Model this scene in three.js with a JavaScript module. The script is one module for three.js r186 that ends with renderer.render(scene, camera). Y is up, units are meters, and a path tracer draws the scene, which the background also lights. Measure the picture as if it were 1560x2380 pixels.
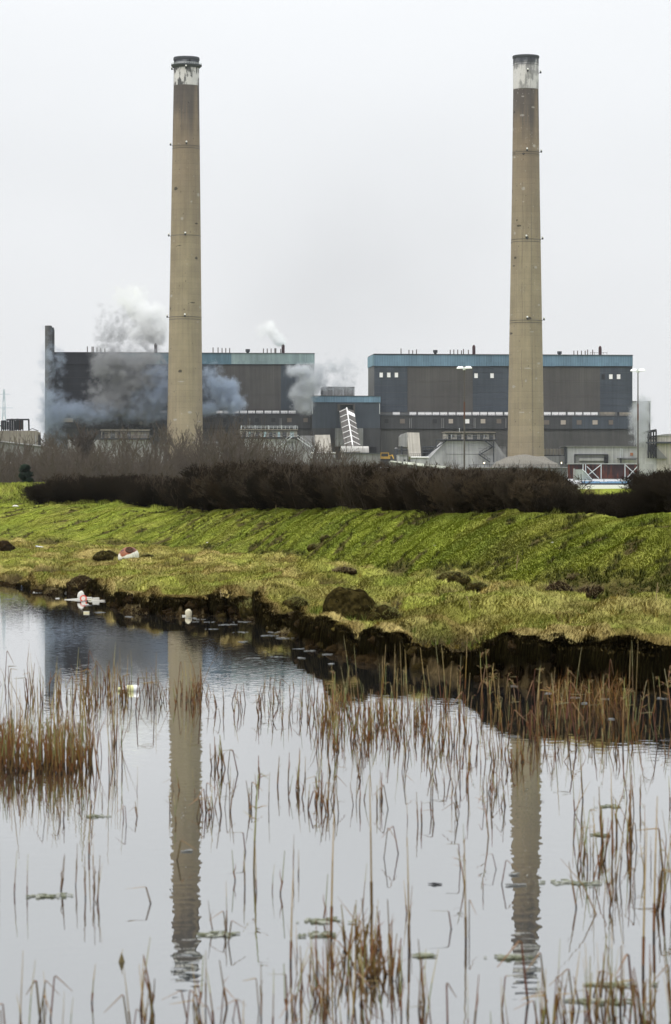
import * as THREE from 'three';
import { mergeGeometries } from 'three/addons/utils/BufferGeometryUtils.js';
import { RoundedBoxGeometry } from 'three/addons/geometries/RoundedBoxGeometry.js';

// ------------------------------------------------------------------ camera, sky, sun, exposure
const F = 7000, EYE = 2.2, CX = 780, CY = 1190;               // focal length and centre of a 1560 x 2380 picture of the place; eye height over the pond
const scene = new THREE.Scene();
const camera = new THREE.PerspectiveCamera(2 * Math.atan(1190 / F) * 180 / Math.PI, 671 / 1024, 0.5, 20000);
camera.position.set(0, EYE, 0);
camera.lookAt(0, EYE, -100);
camera.focus = 400;
camera.userData.fStop = 7.5;

const renderer = new THREE.WebGLRenderer({ antialias: true });
renderer.setSize(671, 1024);
renderer.toneMapping = THREE.LinearToneMapping;
renderer.toneMappingExposure = 1;
renderer.shadowMap.enabled = true;

// seeded randomness and value noise
function rng(seed) { let a = seed >>> 0; return () => { a = (a + 0x6D2B79F5) >>> 0; let t = a; t = Math.imul(t ^ (t >>> 15), t | 1); t ^= t + Math.imul(t ^ (t >>> 7), t | 61); return ((t ^ (t >>> 14)) >>> 0) / 4294967296; }; }
const R = rng(20120229);
const rr = (a, b, r = R) => a + (b - a) * r();
const clamp = (x, a, b) => Math.min(b, Math.max(a, x)), mix = (a, b, t) => a + (b - a) * t;
const smooth = (a, b, x) => { const t = clamp((x - a) / (b - a), 0, 1); return t * t * (3 - 2 * t); };
function hash3(x, y, z) { let h = Math.imul(x, 374761393) ^ Math.imul(y, 668265263) ^ Math.imul(z, 2147483647 ^ 0x5bd1e995); h = Math.imul(h ^ (h >>> 13), 1274126177); h ^= h >>> 16; h = Math.imul(h, 0x85ebca6b); return ((h ^ (h >>> 15)) >>> 0) / 4294967296; }
function noise(x, y, z = 0, period = 0) {
  const xi = Math.floor(x), yi = Math.floor(y), zi = Math.floor(z), f = (t) => t * t * (3 - 2 * t);
  const u = f(x - xi), v = f(y - yi), w = f(z - zi), m = period ? (k) => ((k % period) + period) % period : (k) => k;
  const h = (a, b, c) => hash3(m(xi + a), m(yi + b), zi + c);
  const l = (c) => mix(mix(h(0, 0, c), h(1, 0, c), u), mix(h(0, 1, c), h(1, 1, c), u), v);
  return z === 0 ? l(0) : mix(l(0), l(1), w);
}
function fbm(x, y, z = 0, o = 4, period = 0) { let s = 0, a = 0.5, n = 0; for (let i = 0; i < o; i++) { s += a * noise(x + (period ? 0 : i * 17.3), y + (period ? 0 : i * 9.1), z, period); n += a; a *= 0.5; x *= 2; y *= 2; if (z !== 0) z *= 2; period *= 2; } return s / n; }

// overcast sky: paler overhead than at the horizon, with soft uneven cloud
{
  const W = 1024, H = 512, d = new Float32Array(W * H * 4);
  for (let j = 0; j < H; j++) for (let i = 0; i < W; i++) {
    const el = ((j + 0.5) / H - 0.5) * Math.PI, az = ((i + 0.5) / W - 0.5) * 2 * Math.PI;
    if (j < H * 0.44) { const o = (j * W + i) * 4; d[o] = d[o + 1] = d[o + 2] = 0.2; d[o + 3] = 1; continue; }
    const X = Math.cos(el) * Math.cos(az), Y = Math.sin(el), Z = Math.cos(el) * Math.sin(az), s = Math.max(0, Y);
    const c = fbm(X * 3.1 + 8, Y * 7 + 3, Z * 3.1 + 5.5, 4) - 0.5, c2 = fbm(X * 11 + 1, Y * 26 + 3, Z * 11 + 2.5, 4) - 0.5;
    let L = 0.785 * (1 + 1.0 * s + 1.6 * s * s) * (1 + 0.12 * c + 0.10 * c2);
    if (X > -2) { const sx = Math.atan2(X, -Z) * F, sy = Math.atan(Y / Math.hypot(X, Z)) * F; if (Math.abs(sx) < 900 && Z < 0) L *= 1 - 0.115 * Math.exp(-(((sx - 20 - 0.25 * (sy - 500)) / 290) ** 2) - (((sy - 500) / 290) ** 2)) * (0.45 + 1.1 * fbm(sx * 0.006 + 5, sy * 0.006 + 3, 0.5, 4)); }
    if (Y < 0) L *= Math.max(0.3, 1 + Y * 4);
    const o = (j * W + i) * 4, b = 0.014 * smooth(0, 0.15, s);
    d[o] = L * (0.99 - b); d[o + 1] = L * 1.0; d[o + 2] = L * (1.012 + b); d[o + 3] = 1;
  }
  const t = new THREE.DataTexture(d, W, H, THREE.RGBAFormat, THREE.FloatType);
  t.mapping = THREE.EquirectangularReflectionMapping; t.magFilter = t.minFilter = THREE.LinearFilter; t.wrapS = THREE.RepeatWrapping; t.needsUpdate = true;
  scene.background = t; scene.environment = t;
}
const sun = new THREE.DirectionalLight(0xfff4e6, 1.4);
sun.position.set(-230, 330, 110); sun.target.position.set(0, 0, -60);
sun.castShadow = true; sun.shadow.radius = 40; sun.shadow.mapSize.set(2048, 2048);
Object.assign(sun.shadow.camera, { left: -200, right: 200, top: 200, bottom: -200, near: 1, far: 900 });
scene.add(sun, sun.target);
scene.fog = new THREE.FogExp2(0xe6eaf0, 0.00004);

// ------------------------------------------------------------------ helpers
const V = (x, y, z) => new THREE.Vector3(x, y, z);
const at = (px, py, d) => V((px - CX) * d / F, EYE + (CY - py) * d / F, -d);   // what stands d metres away where the photograph shows (px, py)
const taken = {};
function numbered(n) { n = n.replace(/_\d{3}$/, ''); const k = taken[n] = (taken[n] ?? -1) + 1; return k ? n + '_' + String(k).padStart(3, '0') : n; }
function tag(o, label, category, group, kind) { if (label) o.userData.label = label; if (category) o.userData.category = category; if (group) o.userData.group = group; if (kind) o.userData.kind = kind; return o; }
function thing(name, label, category, p = V(0, 0, 0), turn = 0, group) {
  const o = new THREE.Group(); o.name = numbered(name); o.position.copy(p); o.rotation.y = turn; scene.add(o);
  return tag(o, label, category, group);
}
function mesh(name, g, m, parent = scene) {
  if (Array.isArray(g)) g = merge(g);
  const o = new THREE.Mesh(g, m); o.name = parent === scene ? numbered(name) : name; o.castShadow = o.receiveShadow = true; parent.add(o); return o;
}
function merge(gs) { const c = gs.some((g) => g.attributes.color); return gs.length === 1 ? gs[0] : mergeGeometries(gs.map((g) => { g = g.index ? g.toNonIndexed() : g; for (const k of Object.keys(g.attributes)) if (!['position', 'normal', 'uv', ...(c ? ['color'] : [])].includes(k)) g.deleteAttribute(k); return g; })); }
function copyOf(o, label, group) { const c = o.clone(); c.userData = { ...o.userData }; c.name = numbered(o.name); scene.add(c); if (label) c.userData.label = label; if (group) c.userData.group = group; return c; }
function uvBox(g, s = 1) {                                     // uv in metres, by the way each face looks
  if (g.index) g = g.toNonIndexed();
  const p = g.attributes.position, uv = new Float32Array(p.count * 2), a = V(), b = V(), c = V();
  for (let i = 0; i < p.count; i += 3) {
    a.fromBufferAttribute(p, i); b.fromBufferAttribute(p, i + 1).sub(a); c.fromBufferAttribute(p, i + 2).sub(a);
    const n = b.cross(c), ax = Math.abs(n.x), ay = Math.abs(n.y), az = Math.abs(n.z);
    for (let k = i; k < i + 3; k++) {
      const x = p.getX(k), y = p.getY(k), z = p.getZ(k);
      const [u, v] = ay > ax && ay > az ? [x, z] : ax > az ? [z, y] : [x, y];
      uv[2 * k] = u * s; uv[2 * k + 1] = v * s;
    }
  }
  g.setAttribute('uv', new THREE.BufferAttribute(uv, 2));
  return g;
}
function box(x0, x1, y0, y1, z0, z1) { const g = new THREE.BoxGeometry(Math.abs(x1 - x0), Math.abs(y1 - y0), Math.abs(z1 - z0)); g.translate((x0 + x1) / 2, (y0 + y1) / 2, (z0 + z1) / 2); return uvBox(g); }
function bar(a, b, r, n = 6, r2 = r) { const d = b.clone().sub(a), L = d.length(), g = new THREE.CylinderGeometry(r2, r, L, n, 1); g.translate(0, L / 2, 0); g.applyQuaternion(new THREE.Quaternion().setFromUnitVectors(V(0, 1, 0), d.normalize())); g.translate(a.x, a.y, a.z); return g; }
function flatBar(a, b, w, t) { const d = b.clone().sub(a), L = d.length(), g = new THREE.BoxGeometry(t, L, w); g.translate(0, L / 2, 0); g.applyQuaternion(new THREE.Quaternion().setFromUnitVectors(V(0, 1, 0), d.normalize())); g.translate(a.x, a.y, a.z); return g; }
function noisy(g, amp, freq, seed = 0) {
  const p = g.attributes.position, n = g.attributes.normal;
  for (let i = 0; i < p.count; i++) {
    const x = p.getX(i), y = p.getY(i), z = p.getZ(i), k = amp * (fbm(x * freq + 30 + seed, y * freq + 20, z * freq + 40.5, 4) - 0.5) * 2;
    p.setXYZ(i, x + n.getX(i) * k, y + n.getY(i) * k, z + n.getZ(i) * k);
  }
  g.computeVertexNormals(); return g;
}
// textures
function tex(w, h, f, srgb = true) {
  const d = new Uint8Array(w * h * 4);
  for (let j = 0; j < h; j++) for (let i = 0; i < w; i++) { const c = f(i / w, j / h), o = (j * w + i) * 4; d[o] = clamp(c[0], 0, 1) * 255; d[o + 1] = clamp(c[1], 0, 1) * 255; d[o + 2] = clamp(c[2], 0, 1) * 255; d[o + 3] = 255; }
  const t = new THREE.DataTexture(d, w, h); t.wrapS = t.wrapT = THREE.RepeatWrapping; t.magFilter = THREE.LinearFilter; t.minFilter = THREE.LinearMipmapLinearFilter; t.generateMipmaps = true;
  if (srgb) t.colorSpace = THREE.SRGBColorSpace; t.needsUpdate = true; return t;
}
function rep(t, metres, metresY = metres) { const c = t.clone(); c.repeat.set(1 / metres, 1 / metresY); c.needsUpdate = true; return c; }
const cladT = rep(tex(512, 512, (u, v) => {                    // ribbed sheet cladding, weathered
  const col = Math.floor(u * 32), s = 0.86 + 0.055 * hash3(col, 3, 7) + 0.16 * (fbm(u * 6, v * 6, 0, 4, 6) - 0.5), st = 0.14 * (fbm(u * 64, v * 3 + 0.5, 0, 3, 64) - 0.5);
  const rib = Math.sin(u * 32 * 4 * Math.PI) > 0.55 ? -0.06 : 0; const k = s + st + rib; return [k, k, k];
}), 30);
const concT = rep(tex(512, 512, (u, v) => { const k = 0.86 + 0.16 * (fbm(u * 7, v * 7, 0, 5, 7) - 0.5) + 0.24 * (fbm(u * 40, v * 2, 0, 4, 40) - 0.5) - (v * 8 % 1 < 0.02 ? 0.05 : 0); return [k, k, k * 0.99]; }), 20);
const grainT = rep(tex(512, 512, (u, v) => { const k = 0.78 + 0.5 * (fbm(u * 24, v * 24, 0, 5, 24) - 0.5) + 0.3 * (hash3(u * 512 | 0, v * 512 | 0, 1) - 0.5); return [k, k, k * 0.97]; }), 1.7);
const rustT = rep(tex(512, 512, (u, v) => { const a = smooth(0.42, 0.62, fbm(u * 30, v * 4, 0, 5, 30)), b = fbm(u * 9, v * 9, 0, 4, 9); return [mix(0.32, 0.52, a) * (0.7 + 0.5 * b), mix(0.22, 0.28, a) * (0.7 + 0.5 * b), mix(0.22, 0.20, a) * (0.7 + 0.5 * b)]; }), 24);
const soilT = rep(tex(256, 256, (u, v) => { const k = 0.55 + 0.9 * (fbm(u * 16, v * 16, 0, 5, 16) - 0.4); return [k, k * 0.97, k * 0.9]; }), 0.8);
const lin = (r, g, b) => new THREE.Color().setRGB(r, g, b);
const std = (c, o = {}) => new THREE.MeshPhysicalMaterial({ color: c, roughness: 0.85, specularIntensity: 0.3, ...o });
const M = {
  cladBlue: std(lin(0.078, 0.094, 0.116), { map: cladT }), cladBrown: std(lin(0.112, 0.106, 0.100), { map: cladT }), cladDark: std(lin(0.078, 0.080, 0.084), { map: cladT }), cladLow: std(lin(0.100, 0.098, 0.094), { map: cladT }), cladSmokeShade: std(lin(0.026, 0.028, 0.036), { map: cladT }),  // last one is near black: the smoke's shadow is put into its colour
  fascia: std(lin(0.175, 0.290, 0.395), { map: rep(cladT, 60), roughness: 0.6 }), fasciaDeep: std(lin(0.125, 0.225, 0.285), { map: cladT, roughness: 0.6 }), fasciaPale: std(lin(0.30, 0.40, 0.41), { map: cladT, roughness: 0.6 }), fasciaDark: std(lin(0.07, 0.095, 0.11), { map: cladT, roughness: 0.6 }),
  side: std(lin(0.20, 0.205, 0.20), { map: cladT }), sideFasciaLit: std(lin(0.26, 0.42, 0.50), { map: cladT }),  // paler copies of cladding and fascia; light on the return wall is in the colour
  black: std(lin(0.02, 0.021, 0.023)), steel: std(lin(0.05, 0.055, 0.062)), paleSteel: std(lin(0.55, 0.58, 0.60)), maroon: std(lin(0.055, 0.028, 0.03)), pipe: std(lin(0.09, 0.07, 0.06)),
  white: std(lin(0.78, 0.78, 0.77)), conc: std(lin(0.47, 0.475, 0.49), { map: concT }), concWarm: std(lin(0.52, 0.49, 0.44), { map: concT }), concDark: std(lin(0.24, 0.24, 0.24), { map: concT }), concMid: std(lin(0.36, 0.36, 0.365), { map: concT }), concTan: std(lin(0.31, 0.28, 0.23), { map: concT }),
  pane: std(lin(0.90, 0.89, 0.89), { roughness: 0.35 }), paneBeige: std(lin(0.42, 0.37, 0.32), { roughness: 0.5 }), paneDark: std(lin(0.025, 0.027, 0.03), { roughness: 0.3 }), paneBrown: std(lin(0.16, 0.135, 0.115), { roughness: 0.5 }), paneTeal: std(lin(0.45, 0.60, 0.63), { roughness: 0.5 }),
  roofGrey: std(lin(0.125, 0.115, 0.108), { map: concT }), rust: std(lin(0.42, 0.38, 0.40), { map: rustT }), blue: std(lin(0.22, 0.42, 0.75), { map: concT }), yellow: std(lin(0.42, 0.26, 0.05)), soil: std(lin(0.050, 0.036, 0.022), { map: soilT, specularIntensity: 0 }), turfSoil: std(lin(0.062, 0.052, 0.020), { map: soilT, specularIntensity: 0 }),
  stone: std(lin(0.42, 0.39, 0.33), { map: soilT }), bark: std(lin(0.085, 0.070, 0.058)), paleBark: std(lin(0.36, 0.32, 0.26)), twig: std(lin(0.088, 0.072, 0.058), { specularIntensity: 0 }), bush: std(lin(0.026, 0.021, 0.015), { specularIntensity: 0 }), bushMany: std(lin(0.026, 0.0215, 0.0165), { specularIntensity: 0 }), evergreen: std(lin(0.02, 0.032, 0.024)),
  ash: std(lin(0.44, 0.44, 0.44), { map: soilT }), straw: std(lin(0.32, 0.25, 0.13)), foam: std(lin(0.56, 0.55, 0.50)), algae: std(lin(0.135, 0.145, 0.085), { roughness: 0.4, specularIntensity: 1 }), glint: std(lin(0.15, 0.155, 0.15), { roughness: 0.4, specularIntensity: 1 }),
};

// ------------------------------------------------------------------ ground: far bank, grassy embankment, fields beyond
const curve = (pts) => (x) => { if (x <= pts[0][0]) return pts[0][1]; for (let i = 1; i < pts.length; i++) if (x < pts[i][0]) { const [a, b] = pts[i - 1], [c, d] = pts[i]; let t = (x - a) / (c - a); return mix(b, d, t); } return pts[pts.length - 1][1]; };
const shoreY = curve([[-2600, 1345], [-200, 1350], [0, 1357], [49, 1367], [87, 1376], [122, 1383], [150, 1379], [200, 1382], [244, 1394], [296, 1421], [359, 1427], [453, 1431], [544, 1437], [597, 1441], [632, 1463], [690, 1478], [720, 1503], [760, 1514], [810, 1525], [859, 1540], [940, 1553], [1016, 1565], [1150, 1590], [1260, 1604], [1400, 1611], [1560, 1614], [1800, 1622], [4200, 1640]]);
const shoreD = (px) => 15400 / (shoreY(px) - 1190 + 5 * (fbm(px * 0.045, 3.3, 0, 3) - 0.5) * 2);
const lipH = curve([[0, 0.22], [150, 0.28], [300, 0.30], [560, 0.34], [760, 0.42], [1100, 0.46], [1300, 0.56], [1800, 0.56]]);
const footY = curve([[-300, 1256], [0, 1262], [250, 1268], [400, 1276], [600, 1292], [800, 1316], [1000, 1341], [1100, 1352], [1300, 1374], [1560, 1398], [1900, 1410]]);
const footH = curve([[0, 0.62], [800, 0.62], [1560, 0.7]]);
const footD = (px) => (EYE - footH(px)) * F / (footY(px) - CY);
const crestY = curve([[-300, 1168], [0, 1171], [230, 1171], [260, 1169], [314, 1174], [384, 1185], [544, 1184], [615, 1186], [700, 1184], [782, 1180], [850, 1184], [928, 1187], [1054, 1190], [1155, 1188], [1230, 1191], [1312, 1197], [1400, 1194], [1560, 1196], [1900, 1196]]);
const crestD = (px) => footD(px) * 1.13 + 7;
const crestH = (px) => EYE + (CY - crestY(px)) * crestD(px) / F;
function groundBase(px, d) {                                   // height without the small relief
  const ds = shoreD(px), df = footD(px), dc = crestD(px), hl = lipH(px), hf = footH(px), hc = crestH(px);
  if (d < ds) return Math.max(-0.35, (d - ds) * 0.25);
  const s = d - ds;
  if (d < df) { const rise = hl * smooth(-0.05, mix(0.5 + 2.6 * noise(px * 0.021, 8) ** 2, 0.3 + 0.4 * noise(px * 0.03, 8), smooth(640, 900, px)), s); return rise + (hf - hl) * smooth(0.5, df - ds, s); }
  if (d < dc) { const t = (d - df) / (dc - df); return mix(hf, hc, Math.sin(Math.min(1, t * 1.04) * Math.PI / 2) * 0.55 + t * 0.45); }
  let h = hc - 1.1 * smooth(0, 9, d - dc);
  const far = 1.0;
  h = mix(h, far, smooth(15, 60, d - dc));
  h = Math.max(h, hc + (4.42 - hc) * smooth(0, 60, d - dc) * smooth(345, 215, px) * (1 - smooth(270, 330, d)));
  h = Math.max(h, mix(h, 3.35, smooth(1240, 1330, px) * smooth(30, 75, d - dc)) * (d < 260 ? 1 : 0));
  return h;
}
const diag = (px, d) => { const x = (px - CX) * d / F; const w = 1.6 * (fbm(x * 0.35 + 5, d * 0.3, 0, 3) - 0.5); return [x * 0.9 - d * 0.16 + w, x * 0.30 + d * 0.40 + w * 1.5]; };   // along and across the sheep tracks on the slope
function relief(px, d) {
  const x = (px - CX) * d / F, s = d - shoreD(px), df = footD(px), dc = crestD(px);
  if (s < -0.2) return 0;
  const on = smooth(0, 0.8, s), slope = smooth(df - 3, df + 2, d) * (1 - smooth(dc - 1, dc + 2, d)), [a, b] = diag(px, d);
  let h = on * (0.26 * (fbm(x * 0.55, d * 0.22, 0, 3) - 0.5) + 0.17 * (fbm(x * 1.7, d * 0.8, 0, 4) - 0.5));
  h += slope * (0.05 * (fbm(a * 1.3, b * 1.6, 0, 4) - 0.5) + 0.09 * (fbm(x * 1.5 + 20, d * 0.9, 0, 4) - 0.5));
  h += on * (1 - slope) * 0.24 * smooth(0.50, 0.75, fbm(x * 0.9 + 12, d * 0.42 + 4, 0, 4)) * smooth(0.3, 1.5, s);
  const hollow = smooth(0.57, 0.70, fbm(x * 0.6 + 40, d * 0.35, 0, 3)) * on * (1 - slope);
  h -= 0.28 * hollow;
  h += 0.10 * (fbm(x * 3.5, d * 3.5, 0, 3) - 0.5) * smooth(-0.2, 0.3, s) * (1 - smooth(0.6, 2, s));
  return h * (1 - smooth(15, 40, d - dc));
}
const height = (px, d) => groundBase(px, d) + relief(px, d);
const heightXZ = (x, z) => height(CX - x * F / z, -z);
function cover(px, d) {                                        // [green, dry, bare] shares of what grows there
  const x = (px - CX) * d / F, s = d - shoreD(px), df = footD(px), dc = crestD(px), [a, b] = diag(px, d);
  const slope = smooth(df - 4, df + 3, d);
  let bare = 1 - smooth(0.35, 0.7 + 0.4 * noise(x * 2, 5), s + 0.3 * (fbm(x * 3, d, 0, 3) - 0.5));
  bare = Math.max(bare, (1 - slope) * smooth(0.60, 0.69, fbm(x * 0.6 + 40, d * 0.35, 0, 3)) * 0.95);
  bare = Math.max(bare, slope * smooth(0.63, 0.70, fbm(a * 1.6, b * 2.0, 0, 4)) * 0.9);
  bare = Math.max(bare, smooth(3.2, 1.0, Math.abs(d - df)) * smooth(0.46, 0.6, fbm(x * 0.5, d * 0.2 + 20, 0, 3)) * 0.85);
  const dry = clamp((1 - slope) * (0.45 + 1.5 * (fbm(x * 0.7 + 9, d * 0.3, 0, 4) - 0.42)) + slope * 0.9 * (fbm(a * 0.6 + 4, b * 0.6, 0, 5) - 0.38) + 0.9 * smooth(3, 0.6, s), 0, 1);
  return [dry, bare];
}
const mixc = (a, b, t) => a.map((x, i) => mix(x, b[i], t));
const ground = {};
function coverColor(px, d, j = 0.5, cv = cover(px, d)) {
  const [dry, bare] = cv, x = (px - CX) * d / F, v = 0.75 + 0.5 * fbm(x * 1.3, d * 0.8 + 7, 0, 3) + 0.3 * (j - 0.5);
  const far = smooth(2, 20, d - crestD(px));
  const g = mixc([0.262, 0.300, 0.050], [0.215, 0.258, 0.046], smooth(0.46, 0.62, fbm(x * 0.8 + 60, d * 0.5, 0, 4))), y = mixc([0.375, 0.300, 0.115], [0.170, 0.125, 0.042], smooth(0.42, 0.62, fbm(x * 1.1 + 80, d * 0.6, 0, 4))), k = [0.060, 0.044, 0.023];
  return [0, 1, 2].map((i) => mix(mix(g[i], y[i], dry) * v, k[i] * (0.6 + 0.8 * j), bare));
}
{
  const cols = []; for (let p = -2600; p < -80; p += 60) cols.push(p); for (let p = -80; p < 1640; p += 3.6) cols.push(p); for (let p = 1640; p <= 4200; p += 60) cols.push(p);
  const rows = []; for (let i = 0; i <= 40; i++) rows.push([0, -1.2 + i * 0.075]);       // metres past the shore
  for (let i = 1; i <= 110; i++) rows.push([1, i / 110]);                                 // from there to the foot
  for (let i = 1; i <= 85; i++) rows.push([2, i / 85]);                                   // up to the crest
  for (const m of [0.5, 1, 1.5, 2, 3, 4, 6, 8, 11, 15, 20, 26, 33, 42, 52, 64, 80, 100, 125, 160, 220, 320, 500, 800, 1300, 2200, 4000, 9000]) rows.push([3, m]);
  const nx = cols.length, ny = rows.length, pos = new Float32Array(nx * ny * 3), bareA = new Float32Array(nx * ny), col = new Float32Array(nx * ny * 3), uv = new Float32Array(nx * ny * 2), idx = [];
  for (let j = 0; j < ny; j++) for (let i = 0; i < nx; i++) {
    const px = cols[i], ds = shoreD(px), df = footD(px), dc = crestD(px), [k, t] = rows[j], a = ds + 1.8;
    const d = k === 0 ? ds + t : k === 1 ? a + (df - a) * t : k === 2 ? df + (dc - df) * t : dc + t;
    const x = (px - CX) * d / F, o = j * nx + i, cv = k < 3 || t < 90 ? cover(px, d) : [0, 0], c = coverColor(px, d, hash3(i, j, 5), cv), sh = k === 0 ? d - ds : 9;
    const dz = sh > -0.3 && sh < 1.3 ? 0.30 * smooth(-0.3, 0.1, sh) * (1 - smooth(0.7, 1.2, sh)) * (fbm(x * 2.1 + 70, height(px, d) * 7 + 9, 0, 3) - 0.5) * 2 + (0.34 * smooth(-0.25, 0.1, sh) * (1 - smooth(0.12, 0.42, sh)) - 0.26 * smooth(0.2, 0.5, sh) * (1 - smooth(0.6, 1.2, sh))) * smooth(0.30, 0.52, fbm(px * 0.013 + 3, 5, 0, 3)) * mix(0.25, 1, smooth(640, 900, px)) : 0; bareA[o] = cv[1];
    pos.set([x, height(px, d), -d - dz], o * 3); col.set(c, o * 3); uv.set([x, d], o * 2);
    if (i && j) idx.push(o - nx - 1, o - nx, o, o - nx - 1, o, o - 1);
  }
  ground.at = (px, k, t) => {                                  // a point of the ground: [x, y, z, r, g, b, bare]
    const ci = cols.findIndex((c) => c >= -80) + (px + 80) / 3.6, rj = k === 1 ? 40 + t * 110 : k === 2 ? 150 + t * 85 : 235 + t, i = Math.floor(ci), j = Math.floor(rj), u = ci - i, v = rj - j, out = [], o = j * nx + i;
    const f = (A, n, c) => mix(mix(A[o * n + c], A[(o + 1) * n + c], u), mix(A[(o + nx) * n + c], A[(o + nx + 1) * n + c], u), v);
    for (let c = 0; c < 3; c++) out.push(f(pos, 3, c)); for (let c = 0; c < 3; c++) out.push(f(col, 3, c)); out.push(f(bareA, 1, 0)); return out;
  };
  const g = new THREE.BufferGeometry(); g.setAttribute('position', new THREE.BufferAttribute(pos, 3)); g.setAttribute('color', new THREE.BufferAttribute(col, 3)); g.setAttribute('uv', new THREE.BufferAttribute(uv, 2)); g.setIndex(idx); g.computeVertexNormals();
  tag(mesh('ground', g, new THREE.MeshPhysicalMaterial({ vertexColors: true, map: grainT, roughness: 1, specularIntensity: 0, color: lin(1.25, 1.25, 1.25) })), 'uneven grassy bank and embankment rising beyond the pond', null, null, 'structure');
}
// the pond
{
  const N = 512, T = 8, hgt = new Float32Array(N * N), waves = [];
  const r = rng(77);
  for (let k = 0; k < 150; k++) { const kx = Math.round((r() - 0.5) * 2 * 90), ky = Math.round((r() - 0.5) * 2 * 90), m = Math.hypot(kx, ky); if (m < 3) continue; waves.push([kx, ky, r() * 6.28, (m < 14 ? 0.15 : m < 26 ? 0.6 : 1.5) / m ** 0.9 * Math.exp(-((m / 75) ** 2))]); }
  for (const [kx, ky, ph, a] of waves) for (let j = 0; j < N; j++) for (let i = 0; i < N; i++) hgt[j * N + i] += a * Math.sin(2 * Math.PI * (kx * i + ky * j) / N + ph);
  const h = (i, j) => hgt[((j + N) % N) * N + ((i + N) % N)], d = new Float32Array(N * N * 4); let sum = 0;
  for (let j = 0; j < N; j++) for (let i = 0; i < N; i++) { const sx = (h(i + 1, j) - h(i - 1, j)), sy = (h(i, j + 1) - h(i, j - 1)); sum += sx * sx; d[(j * N + i) * 4] = sx; d[(j * N + i) * 4 + 1] = sy; }
  const rms = Math.sqrt(sum / N / N);
  for (let i = 0; i < N * N; i++) { d[i * 4] = 0.5 - d[i * 4] / rms * 0.12; d[i * 4 + 1] = 0.5 - d[i * 4 + 1] / rms * 0.12; d[i * 4 + 2] = 1; d[i * 4 + 3] = 1; }
  const t = new THREE.DataTexture(d, N, N, THREE.RGBAFormat, THREE.FloatType); t.wrapS = t.wrapT = THREE.RepeatWrapping; t.magFilter = t.minFilter = THREE.LinearFilter; t.repeat.set(1 / T, 1 / T); t.needsUpdate = true;
  const g = new THREE.PlaneGeometry(240, 150); g.rotateX(-Math.PI / 2); g.translate(0, 0, -65);
  const uv = g.attributes.uv, p = g.attributes.position; for (let i = 0; i < uv.count; i++) uv.setXY(i, p.getX(i), -p.getZ(i));
  tag(mesh('water', g, new THREE.MeshPhysicalMaterial({ color: lin(0.25, 0.262, 0.265), metalness: 0.96, roughness: 0.0, ior: 1.33, normalMap: t, normalScale: new THREE.Vector2(0.0075, 0.0075) })), 'still grey pond mirroring the chimneys and the pale sky', null, null, 'structure');
}

// ------------------------------------------------------------------ the power station, in a frame of its own
const TH = 5 * Math.PI / 180, ST = new THREE.Matrix4().makeRotationY(TH).setPosition(0, 0, -1157), STi = ST.clone().invert();
function S(px, py, zl) {                                       // where the sight line through (px, py) meets the plane z = zl of the station's frame
  const o = V(0, EYE, 0).applyMatrix4(STi), q = at(px, py, 1000).applyMatrix4(STi).sub(o), t = (zl - o.z) / q.z;
  return o.add(q.multiplyScalar(t));
}
function stThing(name, label, category, bx, bz, group, by = 0) { const t = thing(name, label, category, V(bx, by, bz).applyMatrix4(ST), TH, group); t.off = V(bx, by, bz); return t; }
function part(t, name, g, m, parent = t) { g = Array.isArray(g) ? merge(g) : g.clone(); g.translate(-t.off.x, -t.off.y, -t.off.z); return mesh(name, g, m, parent); }
function rect(px0, px1, py0, py1, zl, depth, proud = 0) {      // a box seen at px0..px1, py0..py1 with its face in plane zl
  const m = (px0 + px1) / 2, a = S(px0, py0, zl), b = S(px1, py1, zl);
  return box(a.x, b.x, S(m, py1, zl).y, S(m, py0, zl).y, zl - depth, zl + proud);
}
function ext(pts, zl, depth) {                                 // an outline in plane zl, extruded away from the pond
  const sh = new THREE.Shape(pts.map(([x, y]) => { const p = S(x, y, zl); return new THREE.Vector2(p.x, p.y); }));
  const g = new THREE.ExtrudeGeometry(sh, { depth, bevelEnabled: false }); g.translate(0, 0, zl - depth); return uvBox(g);
}
const ln = (a, b, r, zl, n = 5) => bar(S(a[0], a[1], zl), S(b[0], b[1], zl), r, n);
function windowAt(t, px0, px1, py0, py1, zl, pm, fm = M.paleSteel, name = 'window') {
  const f = part(t, name, [rect(px0 - 0.5, px1 + 0.5, py0 - 0.6, py0, zl, 0, 0.09), rect(px0 - 0.5, px1 + 0.5, py1, py1 + 0.6, zl, 0, 0.12), rect(px0 - 0.6, px0, py0, py1, zl, 0, 0.1), rect(px1, px1 + 0.6, py0, py1, zl, 0, 0.1)], fm);
  part(t, 'pane', rect(px0, px1, py0, py1, zl, 0.0, 0.04), pm, f); return f;
}
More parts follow.
